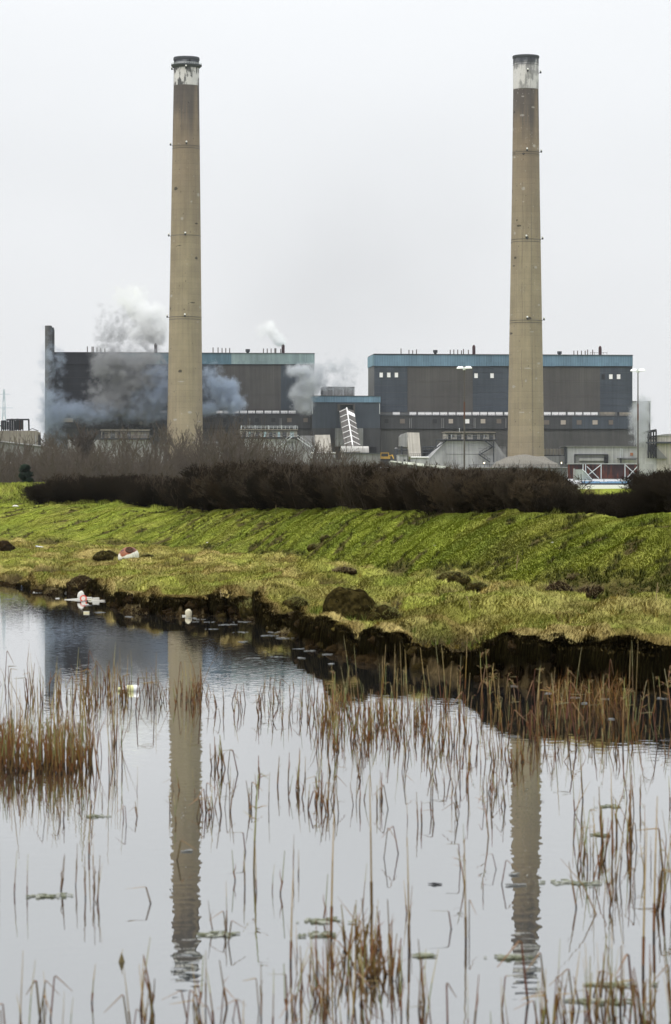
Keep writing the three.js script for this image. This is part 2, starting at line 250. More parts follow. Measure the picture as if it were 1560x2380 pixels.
// wall built up of courses of cladding, bay by bay
function bays(t, list, y0, y1, zl, n) {
  for (const [a, b, m, nn] of list) { const k = nn || n; for (let i = 0; i < k; i++) { const ya = mix(y0, y1, i / k), yb = mix(y0, y1, (i + 1) / k); part(t, 'wall_panel', rect(a + 0.1, b - 0.1, ya + (i ? 0.42 : 0), yb, zl, 0, 0.12 + 0.05 * hash3(i, a | 0, 2)), m); } }
}
function roofPosts(t, list, roofY, zl) { for (const [px, top, r] of list) part(t, 'roof_pipe', ln([px, top], [px, roofY + 2], r || 0.19, zl), M.pipe); }
function ventCap(t, px, top, roofY, zl) { const a = S(px, top, zl), b = S(px, roofY + 2, zl); part(t, 'roof_vent', [bar(b, a, 0.55, 10), bar(a.clone().add(V(0, -0.6, 0)), a.clone().add(V(0, 0.4, 0)), 0.9, 10, 0.9)], M.steel); }
function flue(t, px, top, roofY, zl) {
  const a = S(px, top, zl), b = S(px, roofY + 2, zl), r = 0.62; const c = new THREE.SphereGeometry(r, 14, 8, 0, 6.3, 0, 1.58); c.scale(1, 1.8, 1); c.translate(a.x, a.y - 1.1, a.z);
  part(t, 'flue_stub', [bar(b, a.clone().add(V(0, -1.1, 0)), r, 14), c], M.maroon);
}
// first boiler house, half lost in smoke
{
  const t = stThing('boiler_house', 'long dark boiler house with smoke rolling across its face and a patchy blue roof band', 'building', -58, 0);
  part(t, 'wall', rect(127, 730.5, 846, 1060, 0, 44), M.cladDark);
  bays(t, [[127, 205, M.cladSmokeShade], [205, 275, M.cladSmokeShade, 3], [275, 352, M.cladDark, 3], [352, 500, M.cladBlue], [500, 653, M.cladBrown, 3], [653, 730.5, M.cladBlue]], 846.6, 953, 0.003, 7);
  for (const [a, b, m] of [[126, 205, M.cladSmokeShade], [205, 277, M.cladSmokeShade], [277, 372.5, M.fasciaPale], [372.5, 538, M.fasciaDeep], [538, 635, M.fasciaPale], [635, 731.3, M.fasciaPale]]) part(t, 'fascia_panel', rect(a + 0.05, b - 0.05, 820.6, 846.5, 0.1, 45, 0.5 + 0.03 * ((a | 0) % 3)), m);
  part(t, 'roof_edge', rect(125.6, 731.7, 819.6, 820.5, 0.1, 45.3, 0.8), M.steel);
  part(t, 'drip_rail', rect(126, 731, 846.6, 847.6, 0.14, 0, 0.35), M.black);
  roofPosts(t, [[203.3, 805], [214, 805.5], [217, 806], [225.6, 808], [234.5, 809], [244, 810], [495.4, 807.5], [507, 807.5], [516.3, 809], [525, 809], [534, 809], [612.5, 810], [621.3, 810], [630.3, 810], [639, 809.5], [641.5, 809], [652.6, 811]], 820, -8);
  ventCap(t, 576, 814, 820, -8); flue(t, 362.3, 797, 820, -8); flue(t, 658.2, 799, 820, -8);
  for (const [a, b] of [[372, 388], [471, 480.5], [482.3, 498.7], [502.3, 518.2], [519.7, 536], [539.7, 555.8], [558, 574.3], [576.8, 593.1], [595.6, 611.7], [615.1, 631.5], [633.2, 649.5], [652.4, 668.6], [670.8, 687.6]]) windowAt(t, a, b, 954.4, 961.6, 0.003, M.pane, M.steel, 'clerestory_window');
}
{
  const t = stThing('boiler_house', 'clear dark boiler house with an unbroken light blue roof band and small white windows', 'building', 62, 0);
  const W0 = 870.2, W1 = 1470;
  part(t, 'wall', rect(W0, W1, 850, 1060, 0, 22), M.side);
  bays(t, [[W0, 947, M.cladBlue], [947, 1099, M.cladBrown, 3], [1099, 1222, M.cladBlue], [1222, 1394.6, M.cladBrown, 3], [1394.6, W1, M.cladBlue]], 850.6, 957.5, 0.003, 7);
  { const l = [W0 - 0.6, 1000, 1140, 1290, 1400, W1 + 0.4]; for (let i = 0; i < 5; i++) part(t, 'fascia_panel', rect(l[i] + 0.05, l[i + 1] - 0.05, 825, 851, 0.1, 22.3, 0.5), M.fascia); }
  { const a = S(W0 - 0.6, 830, 0.1); part(t, 'side_fascia', box(a.x - 0.35, a.x - 0.01, S(W0, 849.5, 0).y, S(W0, 824.2, 0).y, -22.2, 0.45), M.sideFasciaLit); part(t, 'side_cladding', box(a.x - 0.12, a.x + 0.3, 1, S(W0, 849.5, 0).y, -22, -0.02), M.side); }
  part(t, 'roof_edge', rect(W0 - 1.4, W1 + 0.9, 823.6, 824.9, 0.1, 22.6, 0.8), M.steel);
  part(t, 'drip_rail', rect(W0, W1, 851.2, 852.2, 0.14, 0, 0.35), M.black);
  roofPosts(t, [[932.3, 810], [950.7, 813], [959.4, 814], [968.2, 812], [1046.6, 813], [1055, 812.4], [1064, 812.7], [1072.8, 814.4], [1077.3, 811], [1088.8, 813], [1334, 815], [1342.6, 815], [1351.5, 815], [1360.3, 815], [1366, 812.5], [1377.6, 812.6]], 825, -8);
  part(t, 'roof_rail', [ln([1372, 820], [1411, 820], 0.07, -8), ...[1372, 1382, 1402, 1411].map((x) => ln([x, 818], [x, 827], 0.07, -8))], M.pipe);
  ventCap(t, 1012, 816, 825, -8); ventCap(t, 1300.6, 819, 826, -8); flue(t, 1101.6, 801.5, 825, -8); flue(t, 1395, 804, 826, -8);
  for (const [a, b, y, m] of [[882.3, 890, 866, M.pane], [899.7, 907.8, 866, M.pane], [917.6, 925.5, 866, M.pane], [1102.5, 1110.7, 867.6, M.pane], [1139.7, 1147.8, 867.6, M.pane], [1398.7, 1405.4, 870, M.paneDark], [1415.7, 1424, 870, M.pane], [1433.7, 1442, 870, M.pane]]) windowAt(t, a, b, y, y + 11, 0.18, m, M.steel);
  const cz = [[912.8, 929.4], [951.7, 967.7], [971.6, 987.6], [988.2, 1003.7], [1005.4, 1021.2], [1023.1, 1039.7], [1042.8, 1058.9], [1061.5, 1078], [1080.9, 1095.8], [1098.2, 1114.3], [1116.2, 1132.2], [1134.2, 1150.5], [1152.1, 1168.5], [1172.5, 1188], [1247, 1261], [1264.2, 1280.2], [1282.9, 1298.7], [1299, 1315], [1319.3, 1334.7], [1337.6, 1353.1], [1356.3, 1372.6], [1374, 1389.4]];
  for (const [a, b] of cz) windowAt(t, a, b, 957.2, 965, 0.003, M.pane, M.steel, 'clerestory_window');
  part(t, 'beige_panel', rect(1394, 1429.6, 957.6, 966, 0.01, 0, 0.2), M.concTan); part(t, 'roof_door', rect(1434.7, 1439, 957.6, 968, 0.01, 0, 0.2), M.paneDark); part(t, 'beige_panel', rect(1440.2, 1469, 958.5, 966.5, 0.01, 0, 0.15), M.concTan);
}
// long low range in front
{
  const t = stThing('turbine_hall', 'long low dark range below the boiler houses with a row of small square windows', 'building', 0, 9), z = 9;
  part(t, 'wall', [rect(124, 724.8, 961, 1078, z, 9), rect(884.2, 1479, 966, 1085, z, 9)], M.cladLow);
  for (const [a, b] of [[126, 250], [250, 388], [388, 500], [500, 612], [612, 724.5]]) part(t, 'upper_panel', rect(a, b - 0.2, 963.5, 994.5, z + 0.004, 0, 0.28), M.cladDark);
  for (const [a, b] of [[884.6, 950], [950, 1060], [1060, 1180], [1180, 1330], [1330, 1470]]) part(t, 'upper_panel', rect(a, b - 0.2, 968.5, 996.5, z + 0.004, 0, 0.28), (a === 1330 ? M.cladBlue : M.cladDark));
  part(t, 'parapet', [rect(123.5, 725, 960, 962.4, z, 0.5, 0.4), rect(884, 1479.5, 965.2, 967.4, z, 0.5, 0.4)], M.steel);
  part(t, 'corner_strip', rect(1474, 1475.2, 968, 1050, z + 0.005, 0, 0.3), M.concMid);
  part(t, 'string_course', [rect(124, 724.5, 995, 996, z + 0.004, 0, 0.4), rect(884.6, 1473, 997.2, 998.2, z + 0.004, 0, 0.4)], M.black);
  const zw = z + 0.30;
  for (const [a, b, m] of [[142.3, 170, M.paneBeige], [475.5, 494.3, M.paneDark], [517, 526.8, M.paneDark], [554.3, 565, M.paneDark], [592.7, 602.4, M.paneDark], [630.5, 640.8, M.paneDark], [667.6, 678, M.paneBrown], [705.5, 715.5, M.paneBrown]]) windowAt(t, a, b, 971.6, 981, zw, m, M.cladBrown);
  for (const [a, b, m] of [[893.3, 903.4, M.paneDark], [930, 941, M.paneBrown], [1005.5, 1016, M.paneDark], [1043, 1053, M.paneBeige], [1081.4, 1091, M.pane], [1117.4, 1128.2, M.paneBeige], [1154.5, 1165.3, M.paneBrown]]) windowAt(t, a, b, 974, 984, zw, m, M.cladBrown);
  for (const [a, b, m] of [[1264.2, 1276.6, M.paneBrown], [1303.5, 1315, M.paneBeige], [1340.7, 1351.5, M.paneBrown], [1377.3, 1389, M.paneBeige], [1415, 1425, M.paneBrown]]) windowAt(t, a, b, 976.6, 986.6, zw, m, M.cladBrown);
  windowAt(t, 325, 331, 980, 986.5, zw, M.paneBeige, M.cladBrown);
  for (const x of [577, 580.6, 651, 654.4, 952, 956, 1027, 1031, 1102, 1105, 1176]) part(t, 'downpipe', ln([x, 972], [x, 995], 0.16, z + 0.5), M.concMid);
  part(t, 'deck_rail', [ln([395, 957.5], [720, 958.6], 0.06, z), ln([890, 963], [1470, 964.2], 0.06, z), ...Array.from({ length: 30 }, (_, i) => ln([400 + i * 11, 957], [400 + i * 11, 961], 0.05, z)), ...Array.from({ length: 53 }, (_, i) => ln([890 + i * 11, 962.6], [890 + i * 11, 966.4], 0.05, z))], M.steel);
}
// block between the boiler houses
{
  const t = stThing('transfer_block', 'lower dark block with a blue roof band between the two boiler houses', 'building', 4, 12), z = 12;
  part(t, 'wall', rect(725.5, 883.5, 935, 1075, z, 40), M.cladDark);
  const e = [725.5, 765, 804, 844, 883.5]; for (let i = 0; i < 4; i++) part(t, 'wall_panel', rect(e[i] + 0.1, e[i + 1] - 0.1, 936, 995, z + 0.004, 0, 0.12 + 0.04 * i % 0.1), M.cladBlue);
  part(t, 'fascia_panel', rect(724.4, 884.4, 921, 935.2, z, 40.3, 0.5), M.fascia);
  part(t, 'roof_edge', rect(723.8, 885, 919.7, 920.9, z, 40.5, 0.7), M.steel);
  for (const x of [725.9, 882.3]) part(t, 'corner_strip', rect(x - 0.6, x + 0.6, 938, 962, z + 0.006, 0, 0.5), M.paleSteel);
  part(t, 'conveyor_opening', [rect(784, 790, 941, 956, z + 0.2, 0, 2.2), rect(820, 824, 941, 957, z + 0.2, 0, 2.2), rect(784, 824, 939.5, 941, z + 0.2, 0, 2.4)], M.cladBrown);
  part(t, 'lower_panel', [rect(778.5, 797, 995.8, 1038, z + 0.2, 0, 3), rect(831, 842.4, 995.8, 1038, z + 0.2, 0, 3)], M.concMid);
  for (const [a, b] of [[781, 794], [859, 874.5]]) part(t, 'dark_doorway', rect(a, b, 1039, 1068, z + 0.2, 0, 1), M.black);
  const u = stThing('plant_room', 'grey box shaped plant room on the roof of the lower block, veiled in smoke', 'building', 2, -8, null, S(787, 920, -8).y - 1.5);
  part(u, 'wall', rect(751.4, 824.2, 899.8, 922, -8, 12), M.concMid);
  for (const [a, b] of [[764, 775.5], [788, 798.4], [812, 823]]) part(u, 'pipe_frame', [rect(a, b, 903.6, 904.8, -7.99, 0, 0.3), rect(b - 1.1, b, 904.8, 919, -7.99, 0, 0.3)], M.paleSteel);
  part(u, 'roof_edge', rect(751, 824.6, 899, 899.8, -8, 12.2, 0.3), M.steel);
}
// chimneys
function chimneyTex(seed, patchy) {
  const marks = [], r = rng(seed), W = 512, H = 1280;
  for (let i = 0; i < (patchy ? 520 : 300); i++) { const v = Math.pow(r(), patchy ? 0.7 : 0.9), big = r() < 0.16; marks.push([r(), v, (big ? rr(0.008, 0.03, r) : rr(0.0018, 0.0045, r)), (big ? rr(0.0008, 0.004, r) : rr(0.0008, 0.0017, r)), r() < (patchy ? 0.72 : 0.55)]); }
  const near = new Map(); marks.forEach((m, i) => { for (let k = Math.floor((m[1] - 0.008) * 64); k <= Math.floor((m[1] + 0.008) * 64); k++) near.set(k, [...(near.get(k) || []), i]); });
  return tex(W, H, (u, v) => {
    const n1 = fbm(u * 10, v * 30, 0, 4, 0) - 0.5, st = fbm(u * 90, v * 9, 0, 4) - 0.5, h = v + 0.22 * (fbm(u * 14, v * 5 + 4, 0, 4) - 0.5) * 1.1;
    const b = smooth(0.50, 0.98, h), b2 = smooth(0.86, 1.0, h + 0.1 * st);
    let c = [mix(mix(0.69, 0.60, b), 0.43, b2), mix(mix(0.65, 0.545, b), 0.405, b2), mix(mix(0.545, 0.465, b), 0.385, b2)];
    let k = 1 + 0.16 * n1 + 0.13 * st + 0.04 * (hash3(0, Math.floor(v * 76), seed) - 0.5) + 0.05 * (noise(u * 400, v * 900) - 0.5);
    const lift = v * 76 % 1; if (lift < 0.05) k *= 0.90 + 0.06 * noise(u * 30, v * 76 | 0);
    const crack = Math.abs(u - (0.455 + 0.004 * Math.sin(v * 31) + 0.012 * (noise(v * 40, seed) - 0.5)));
    if (patchy && crack < 0.0016 && v < 0.78 && noise(v * 25, 4) > 0.3) k *= 0.72;
    for (const i of near.get(Math.floor(v * 64)) || []) { const m = marks[i], dx = (u - m[0]) / m[2], dy = (v - m[1]) / m[3], q = dx * dx + dy * dy + 1.1 * (noise(u * 260, v * 1300) - 0.5); if (q < 1) { if (m[4]) c = [0.80, 0.80, 0.78].map((x, j) => mix(c[j], x, 0.72)); else k *= 0.5; } }
    return c.map((x) => x * k);
  });
}
function bandTex(seed, dark) {
  return tex(1024, 256, (u, v) => {
    const st = fbm(u * 60, v * 3, 0, 4), n = fbm(u * 16, v * 6 + 2, 0, 4), soot = smooth(dark[0], dark[1], v + 0.5 * (fbm(u * 9 + seed, v * 2.5, 0, 4) - 0.5));
    const patch = smooth(0.47, 0.66, st * 0.5 + n * 0.5 + 0.18 * (noise(u * 6 + seed, 1) - 0.5)) * dark[2];
    let k = (v * 5 % 1) < 0.03 ? 0.93 : 1; k *= 1 - 0.5 * patch + 0.08 * (noise(u * 300, v * 60) - 0.5);
    return [mix(0.80, 0.27, soot) * k, mix(0.79, 0.28, soot) * k, mix(0.79, 0.31, soot) * k];
  });
}
function chimney(label, px, D, prof, bandAt, tilt, seed, gallery, lamps) {
  const b = at(px, 1190, D); b.y = 0.8;
  const t = thing('chimney', label, 'chimney', b); t.rotation.z = tilt;
  const k = D / F, Y = (y) => EYE + (CY - y) * k - b.y, rad = curve(prof.map(([y, w]) => [y, w * k / 2]));
  const lathe = (ys, extra = 0) => { const g = new THREE.LatheGeometry(ys.map((y) => new THREE.Vector2(rad(y) + extra, Y(y))), 72); return g; };
  const top = prof[0][0], sh = [];
  for (let i = 0; i <= 24; i++) sh.push(mix(1199, bandAt, i / 24));
  mesh('shaft', lathe(sh).rotateY(Math.PI), std(lin(0.605, 0.575, 0.575), { map: chimneyTex(seed, !gallery) }), t);
  const g = new THREE.LatheGeometry([new THREE.Vector2(rad(bandAt) + 0.03, Y(bandAt)), new THREE.Vector2(rad(top) + 0.03, Y(top)), new THREE.Vector2(rad(top) - 0.5, Y(top)), new THREE.Vector2(rad(top) - 0.6, Y(top) - 9)], 72);
  { const uv = g.attributes.uv, p = g.attributes.position; for (let i = 0; i < uv.count; i++) uv.setY(i, clamp((p.getY(i) - Y(bandAt)) / (Y(top) - Y(bandAt)), 0, 1)); }
  g.rotateY(Math.PI); mesh('white_band', g, std(lin(0.92, 0.92, 0.93), { map: bandTex(seed, gallery ? [0.62, 0.95, 1.2] : [0.72, 1.02, 0.55]) }), t);
  mesh('rim', new THREE.LatheGeometry([[0.03, -0.7], [0.22, -0.65], [0.24, 0], [0.1, 0.22], [-0.6, 0.22], [-0.6, -0.8]].map(([r, y]) => new THREE.Vector2(rad(top) + r, Y(top) + y)), 72), M.steel, t);
  const ring = (y, r, th = 0.09) => { const q = new THREE.TorusGeometry(rad(y) + r, th, 5, 64); q.rotateX(Math.PI / 2); q.translate(0, Y(y), 0); return q; };
  if (gallery) {
    const fy = 154.6, gm = mesh('gallery', new THREE.LatheGeometry([[0.0, 0.5], [1.05, 0.5], [1.05, 0.15], [0.1, -0.75]].map(([r, y]) => new THREE.Vector2(rad(fy) + r, Y(fy) + y)), 64), M.steel, t);
    const rl = [ring(148.4, 0.98, 0.05), ring(151.2, 0.98, 0.05)]; for (let i = 0; i < 40; i++) { const a = i / 40 * 6.2832, x = Math.cos(a) * (rad(150) + 0.98), z = Math.sin(a) * (rad(150) + 0.98); rl.push(bar(V(x, Y(154), z), V(x, Y(148.2), z), 0.05, 4)); }
    mesh('railing', rl, M.paleSteel, gm);
    const cren = []; for (let i = 0; i < 48; i++) { const a = i / 48 * 6.2832, q = new THREE.BoxGeometry(0.5, 0.22, 0.4); q.rotateY(-a + Math.PI / 2); q.translate(Math.cos(a) * (rad(top) - 0.1), Y(top) + 0.3, Math.sin(a) * (rad(top) - 0.1)); cren.push(q); }
    mesh('coping', cren, M.steel, t);
  }
  for (const [y, n] of lamps.rings) for (let i = 0; i < n; i++) mesh('hoop', ring(y + i * 5.5, 0.03, 0.075), M.steel, t);
  for (const [y, side] of lamps.at) for (const a of [Math.PI / 2 - 0.02 + (y * 7 % 3 - 1) * 0.05, side > 0 ? 0.1 : Math.PI - 0.1]) {
    const x = Math.cos(a), z = Math.sin(a), r0 = rad(y), p = V(x * (r0 + 0.75), Y(y), z * (r0 + 0.75));
    const l = mesh('warning_lamp', [bar(V(x * r0, Y(y) - 0.5, z * r0), p, 0.09, 5), bar(p.clone().add(V(0, -0.45, 0)), p.clone().add(V(0, 0.15, 0)), 0.3, 8)], M.black, t);
    const c = new THREE.SphereGeometry(0.33, 10, 8); c.scale(1, 1.1, 1); c.translate(p.x, p.y + 0.42, p.z); mesh('lens', c, M.white, l);
  }
  const lad = []; const la = gallery ? 2.2 : 1.25; for (let i = 0; i < 30; i++) { const y0 = mix(1150, top + 12, i / 30), y1 = mix(1150, top + 12, (i + 1) / 30), P = (y, q) => V(Math.cos(la) * (rad(y) + q), Y(y), Math.sin(la) * (rad(y) + q)); if (!gallery) lad.push(bar(P(y0, 0.05), P(y1, 0.05), 0.035, 4)); }
  if (lad.length) mesh('lightning_strip', lad, M.steel, t);
  return t;
}
chimney('tall tan chimney with a railed gallery below its dark sooty top', 429.2, 1122, [[136.5, 58.2], [200, 59.2], [462, 67.2], [714, 74.4], [993, 82.6], [1200, 88]], 200.2, -0.0042, 5, true, { rings: [[341, 2], [549, 1], [738, 2]], at: [[160, -1], [336, -1], [547, -1], [736, -1]] });
chimney('tall tan chimney with a clean white top band and no gallery', 1222.4, 1116, [[131.5, 59.4], [208, 58.8], [456, 65], [926, 81.5], [1200, 89]], 208.5, 0, 9, false, { rings: [[147, 2], [355, 2], [558, 2], [746, 2]], at: [[168, 1], [352, 1], [554, 1], [742, 1]] });
// slim stack group beyond the end wall
{
  const t = stThing('flue_stack', 'slim dark grey group of flues standing at the smoky end of the building', 'chimney', S(113, 1100, 3).x, 3);
  const a = S(113, 1100, 3);
  for (const [i, px, top, r, zz] of [[0, 112.6, 757, 1.32, 4.2], [1, 114, 759, 1.25, 1.2], [2, 118.4, 761.5, 1.25, 0], [3, 122.5, 766, 0.75, -2]]) { const q = S(px, top, zz); part(t, 'flue', bar(V(q.x, 1, zz), q, r, 18), i ? M.cladDark : std(lin(0.125, 0.125, 0.13), { map: cladT })); }
  part(t, 'clamp_band', [850, 905, 960].map((y) => { const q = S(114.5, y, 3); return box(q.x - 1.55, q.x + 1.9, q.y - 0.15, q.y + 0.15, 0, 5.3); }), M.steel);
}
// pale tower behind the far end
{
  const t = stThing('service_tower', 'pale grey windowless tower behind the end of the clear boiler house', 'building', S(1490, 1100, -25).x, -25);
  part(t, 'wall', rect(1466, 1512.2, 933.4, 1190, -25, 16), M.conc); part(t, 'roof_edge', rect(1465, 1512.7, 932.2, 933.4, -25, 16.2, 0.3), M.concDark);
  part(t, 'downpipe', ln([1510, 936], [1510, 1100], 0.25, -24.7), M.concDark);
  part(t, 'roof_band', rect(1466, 1512, 941, 942, -24.99, 0, 0.15), M.concMid);
}
// precipitator houses: a cabin row on a deck over a wide concrete hopper
function rails(t, a, b, h, zl, n, m, name = 'railing') {
  const A = S(a[0], a[1], zl), B = S(b[0], b[1], zl), g = [bar(A.clone().add(V(0, h, 0)), B.clone().add(V(0, h, 0)), 0.07, 5), bar(A.clone().add(V(0, h / 2, 0)), B.clone().add(V(0, h / 2, 0)), 0.05, 5)];
  for (let i = 0; i <= n; i++) { const p = A.clone().lerp(B, i / n); g.push(bar(p, p.clone().add(V(0, h, 0)), 0.06, 4)); } return part(t, name, g, m);
}
function stairs(t, pts, zl, m) { const g = []; for (let i = 1; i < pts.length; i++) { const A = S(...pts[i - 1], zl), B = S(...pts[i], zl); g.push(flatBar(A, B, 1.0, 0.32), bar(A.clone().add(V(0, 1.1, 0.5)), B.clone().add(V(0, 1.1, 0.5)), 0.07, 5)); for (let k = 0; k < 5; k++) { const p = A.clone().lerp(B, k / 4); g.push(bar(p, p.clone().add(V(0, 1.1, 0.5)), 0.05, 4)); } } part(t, 'staircase', g, m); }
function precip(label, o) {
  const z = o.z, t = stThing('precipitator_house', label, 'building', S((o.x0 + o.x1) / 2, 1100, z).x, z);
  part(t, 'hopper', ext(o.body, z, 16), o.bodyMat || M.conc);
  if (o.slope) part(t, 'sloping_side', ext(o.slope, z - 0.5, 12), o.slopeMat || M.concMid);
  const c = part(t, 'cabin', rect(o.x0, o.x1, o.y0, o.y1, z - 1.6, 9), o.cabinMat || M.concWarm);
  part(t, 'roof_slab', rect(o.x0 - 2, o.x1 + 1.5, o.y0 - 2.6, o.y0 - 0.2, z - 1.3, 9.6, 0.3), M.concTan);
  part(t, 'roof_trim', rect(o.x0 - 2.2, o.x1 + 1.7, o.y0 + 0.1, o.y0 + 1.6, z - 1.3, 0.2, 0.4), M.black);
  part(t, 'deck', rect(o.x0 - 6, o.x1 + 5, o.y1, o.y1 + 1.8, z, 11, 1.5), M.steel);
  for (const [a, b, m] of o.doors) { const d = part(t, 'door', rect(a, b, o.y0 + 3.6, o.y1 - 0.3, z - 1.59, 0, 0.08), m); if (b - a > 6) part(t, 'louvre', [0, 1, 2].map((i) => rect(a + 1, b - 1, o.y0 + 5 + i * 3.2, o.y0 + 6.4 + i * 3.2, z - 1.5, 0, 0.1)), M.concMid, d); }
  for (const [a, b] of o.units || []) part(t, 'wall_unit', [rect(a, b, o.y0 + 6, o.y0 + 8.2, z - 1.59, 0, 0.4), ln([a - 3, o.y0 + 6], [a, o.y0 + 7], 0.12, z - 1.3)], M.steel);
  for (const [a, b] of o.white || []) part(t, 'switch_box', rect(a, b, o.y0 + 4, o.y1 - 4, z - 1.59, 0, 0.35), M.paleSteel);
  if (o.rail) rails(t, [o.x0 - 1, o.y0 - 2.6], [o.x1 + 1, o.y0 - 2.6], 1.1, z - 1.5, o.rail, M.paleSteel, 'roof_rail');
  rails(t, [o.x0 - 5.5, o.y1], [o.x1 + 4.5, o.y1], 1.0, z + 1.4, 18, M.steel, 'deck_rail');
  for (const p of o.posts || []) part(t, 'lamp_post', [ln([p, o.y0 - 2.5], [p, o.y0 - 9.5], 0.12, z - 1.4), ln([p - 0.9, o.y0 - 9.6], [p + 0.9, o.y0 - 9.6], 0.2, z - 1.4)], M.paleSteel);
  return t;
}
precip('precipitator house with a brown beige cabin row half hidden behind the bare trees', { z: 45, x0: 236, x1: 347, y0: 1001, y1: 1018, body: [[158, 1022], [346, 1022], [372, 1060], [392, 1130], [157, 1130]], bodyMat: M.concMid, cabinMat: M.concTan, doors: [[238, 243, M.paneDark], [257, 267, M.steel], [274, 280, M.paneDark], [295, 304, M.steel], [312, 318, M.paneBrown], [333, 341, M.paneBrown]], units: [[247, 252], [286, 290]] });
{ const t = precip('precipitator house with pale railings along its roof and a light zigzag stair', { z: 45, x0: 561, x1: 691, y0: 1000, y1: 1015.5, rail: 14, body: [[470, 1040], [560, 1036], [562, 1020], [686, 1020], [686, 1090], [470, 1100]], slope: [[686.5, 1021], [699, 1027], [744, 1068], [744, 1085], [686.5, 1085]], doors: [[564, 572, M.paneDark], [577, 583, M.paneTeal], [595, 603, M.paneDark], [613, 619, M.paneTeal], [626, 633, M.paneDark], [646, 651, M.paneTeal], [657, 666, M.paneDark], [675, 683, M.paneTeal]], units: [[585, 589], [637, 641]], posts: [561.5, 593, 624, 655, 686] });
  stairs(t, [[679, 1015], [654, 1034.5]], 46.2, M.paleSteel); stairs(t, [[665, 1044], [681, 1054], [655, 1074]], 46.2, M.paleSteel); stairs(t, [[691, 1018], [720, 1038], [733, 1052]], 47.5, M.paleSteel); part(t, 'frame_line', [rect(655, 687, 1027, 1028, 45.01, 0, 0.15), rect(679, 680.3, 1028, 1075, 45.01, 0, 0.18)], M.steel); }
{ const t = precip('precipitator house over a wide sloping light grey hopper with dark stairs', { z: 45, x0: 1036, x1: 1150.5, y0: 1006, y1: 1021, body: [[1036, 1025], [1150, 1025], [1181, 1068], [1181, 1095], [996, 1095], [996, 1068]], doors: [[1042, 1047.5, M.paneDark], [1062, 1072, M.paneDark], [1081, 1085, M.paneDark], [1099.5, 1109, M.paneDark], [1116, 1122.5, M.paneDark], [1137, 1146, M.paneDark]], units: [[1053, 1056], [1090.5, 1094], [1127, 1131]], white: [[1048.5, 1050.5], [1125, 1126.5]], posts: [1068] });
  part(t, 'seam', [rect(1036.3, 1036.9, 1026, 1090, 45.01, 0, 0.12), rect(1036, 1150, 1055, 1055.5, 45.01, 0, 0.12)], M.concDark);
  stairs(t, [[1127, 1024], [1146, 1039], [1114, 1057], [1139, 1074]], 46.4, M.steel); part(t, 'landing', [rect(1138, 1150, 1038.6, 1040, 46, 0, 2), rect(1111, 1120, 1055, 1056.4, 46, 0, 2), rect(1112, 1137, 1041.6, 1042.2, 46, 0, 0.2)], M.steel); part(t, 'post', [ln([1147.5, 1026], [1147.5, 1074], 0.22, 46.5), ln([1015, 1022], [1014, 1042], 0.2, 46.5), ln([1015, 1022], [1037, 1022], 0.2, 46.5)], M.steel); stairs(t, [[1038, 1024], [1012, 1043], [990, 1060]], 45.6, M.steel); }
{ // broad low one by the rusty wall
  const z = 45, t = stThing('switch_house', 'broad pale concrete house with a long dark recess above the rusty wall', 'building', S(1400, 1100, z).x, z);
  part(t, 'wall', ext([[1319, 1038.6], [1479, 1038.6], [1502, 1040], [1526, 1066], [1526, 1100], [1319, 1100]], z, 14), M.conc);
  part(t, 'roof_slab', rect(1314, 1482, 1036.6, 1038.5, z, 14.5, 0.6), M.concDark);
  part(t, 'end_frame', [rect(1315.5, 1318.8, 1039, 1078, z - 0.2, 4, 0.3), rect(1313.4, 1314.6, 1030, 1078, z - 0.2, 0, 0.3)], M.steel);
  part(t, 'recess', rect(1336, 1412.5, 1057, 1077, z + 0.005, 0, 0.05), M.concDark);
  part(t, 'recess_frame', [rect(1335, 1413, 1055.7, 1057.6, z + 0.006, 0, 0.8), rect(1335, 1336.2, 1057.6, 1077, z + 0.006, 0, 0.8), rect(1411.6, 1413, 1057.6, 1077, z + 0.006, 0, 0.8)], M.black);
  part(t, 'doorway', rect(1404, 1411.5, 1060, 1077, z + 0.06, 0, 0.05), M.black); part(t, 'duct', [rect(1346, 1403, 1065, 1071, z + 0.06, 0, 0.7), rect(1342, 1404, 1059, 1060.5, z + 0.06, 0, 0.4)], M.concMid);
  part(t, 'notice_frame', [rect(1441, 1442.2, 1043, 1066, z + 0.006, 0, 0.3), rect(1445.3, 1446.5, 1043, 1066, z + 0.006, 0, 0.3), rect(1442.2, 1445.3, 1043, 1044, z + 0.006, 0, 0.3)], M.paleSteel);
  part(t, 'orange_hatch', rect(1465, 1471, 1052.6, 1059, z + 0.006, 0, 0.5), std(lin(0.30, 0.12, 0.055)));
  part(t, 'pipe_rack', [rect(1434, 1480, 1064.5, 1066, z + 0.5, 0, 1.5), rect(1438, 1478, 1067.5, 1069, z + 0.5, 0, 1.2), rect(1441, 1444, 1066, 1077, z + 0.5, 0, 1)], M.steel);
}
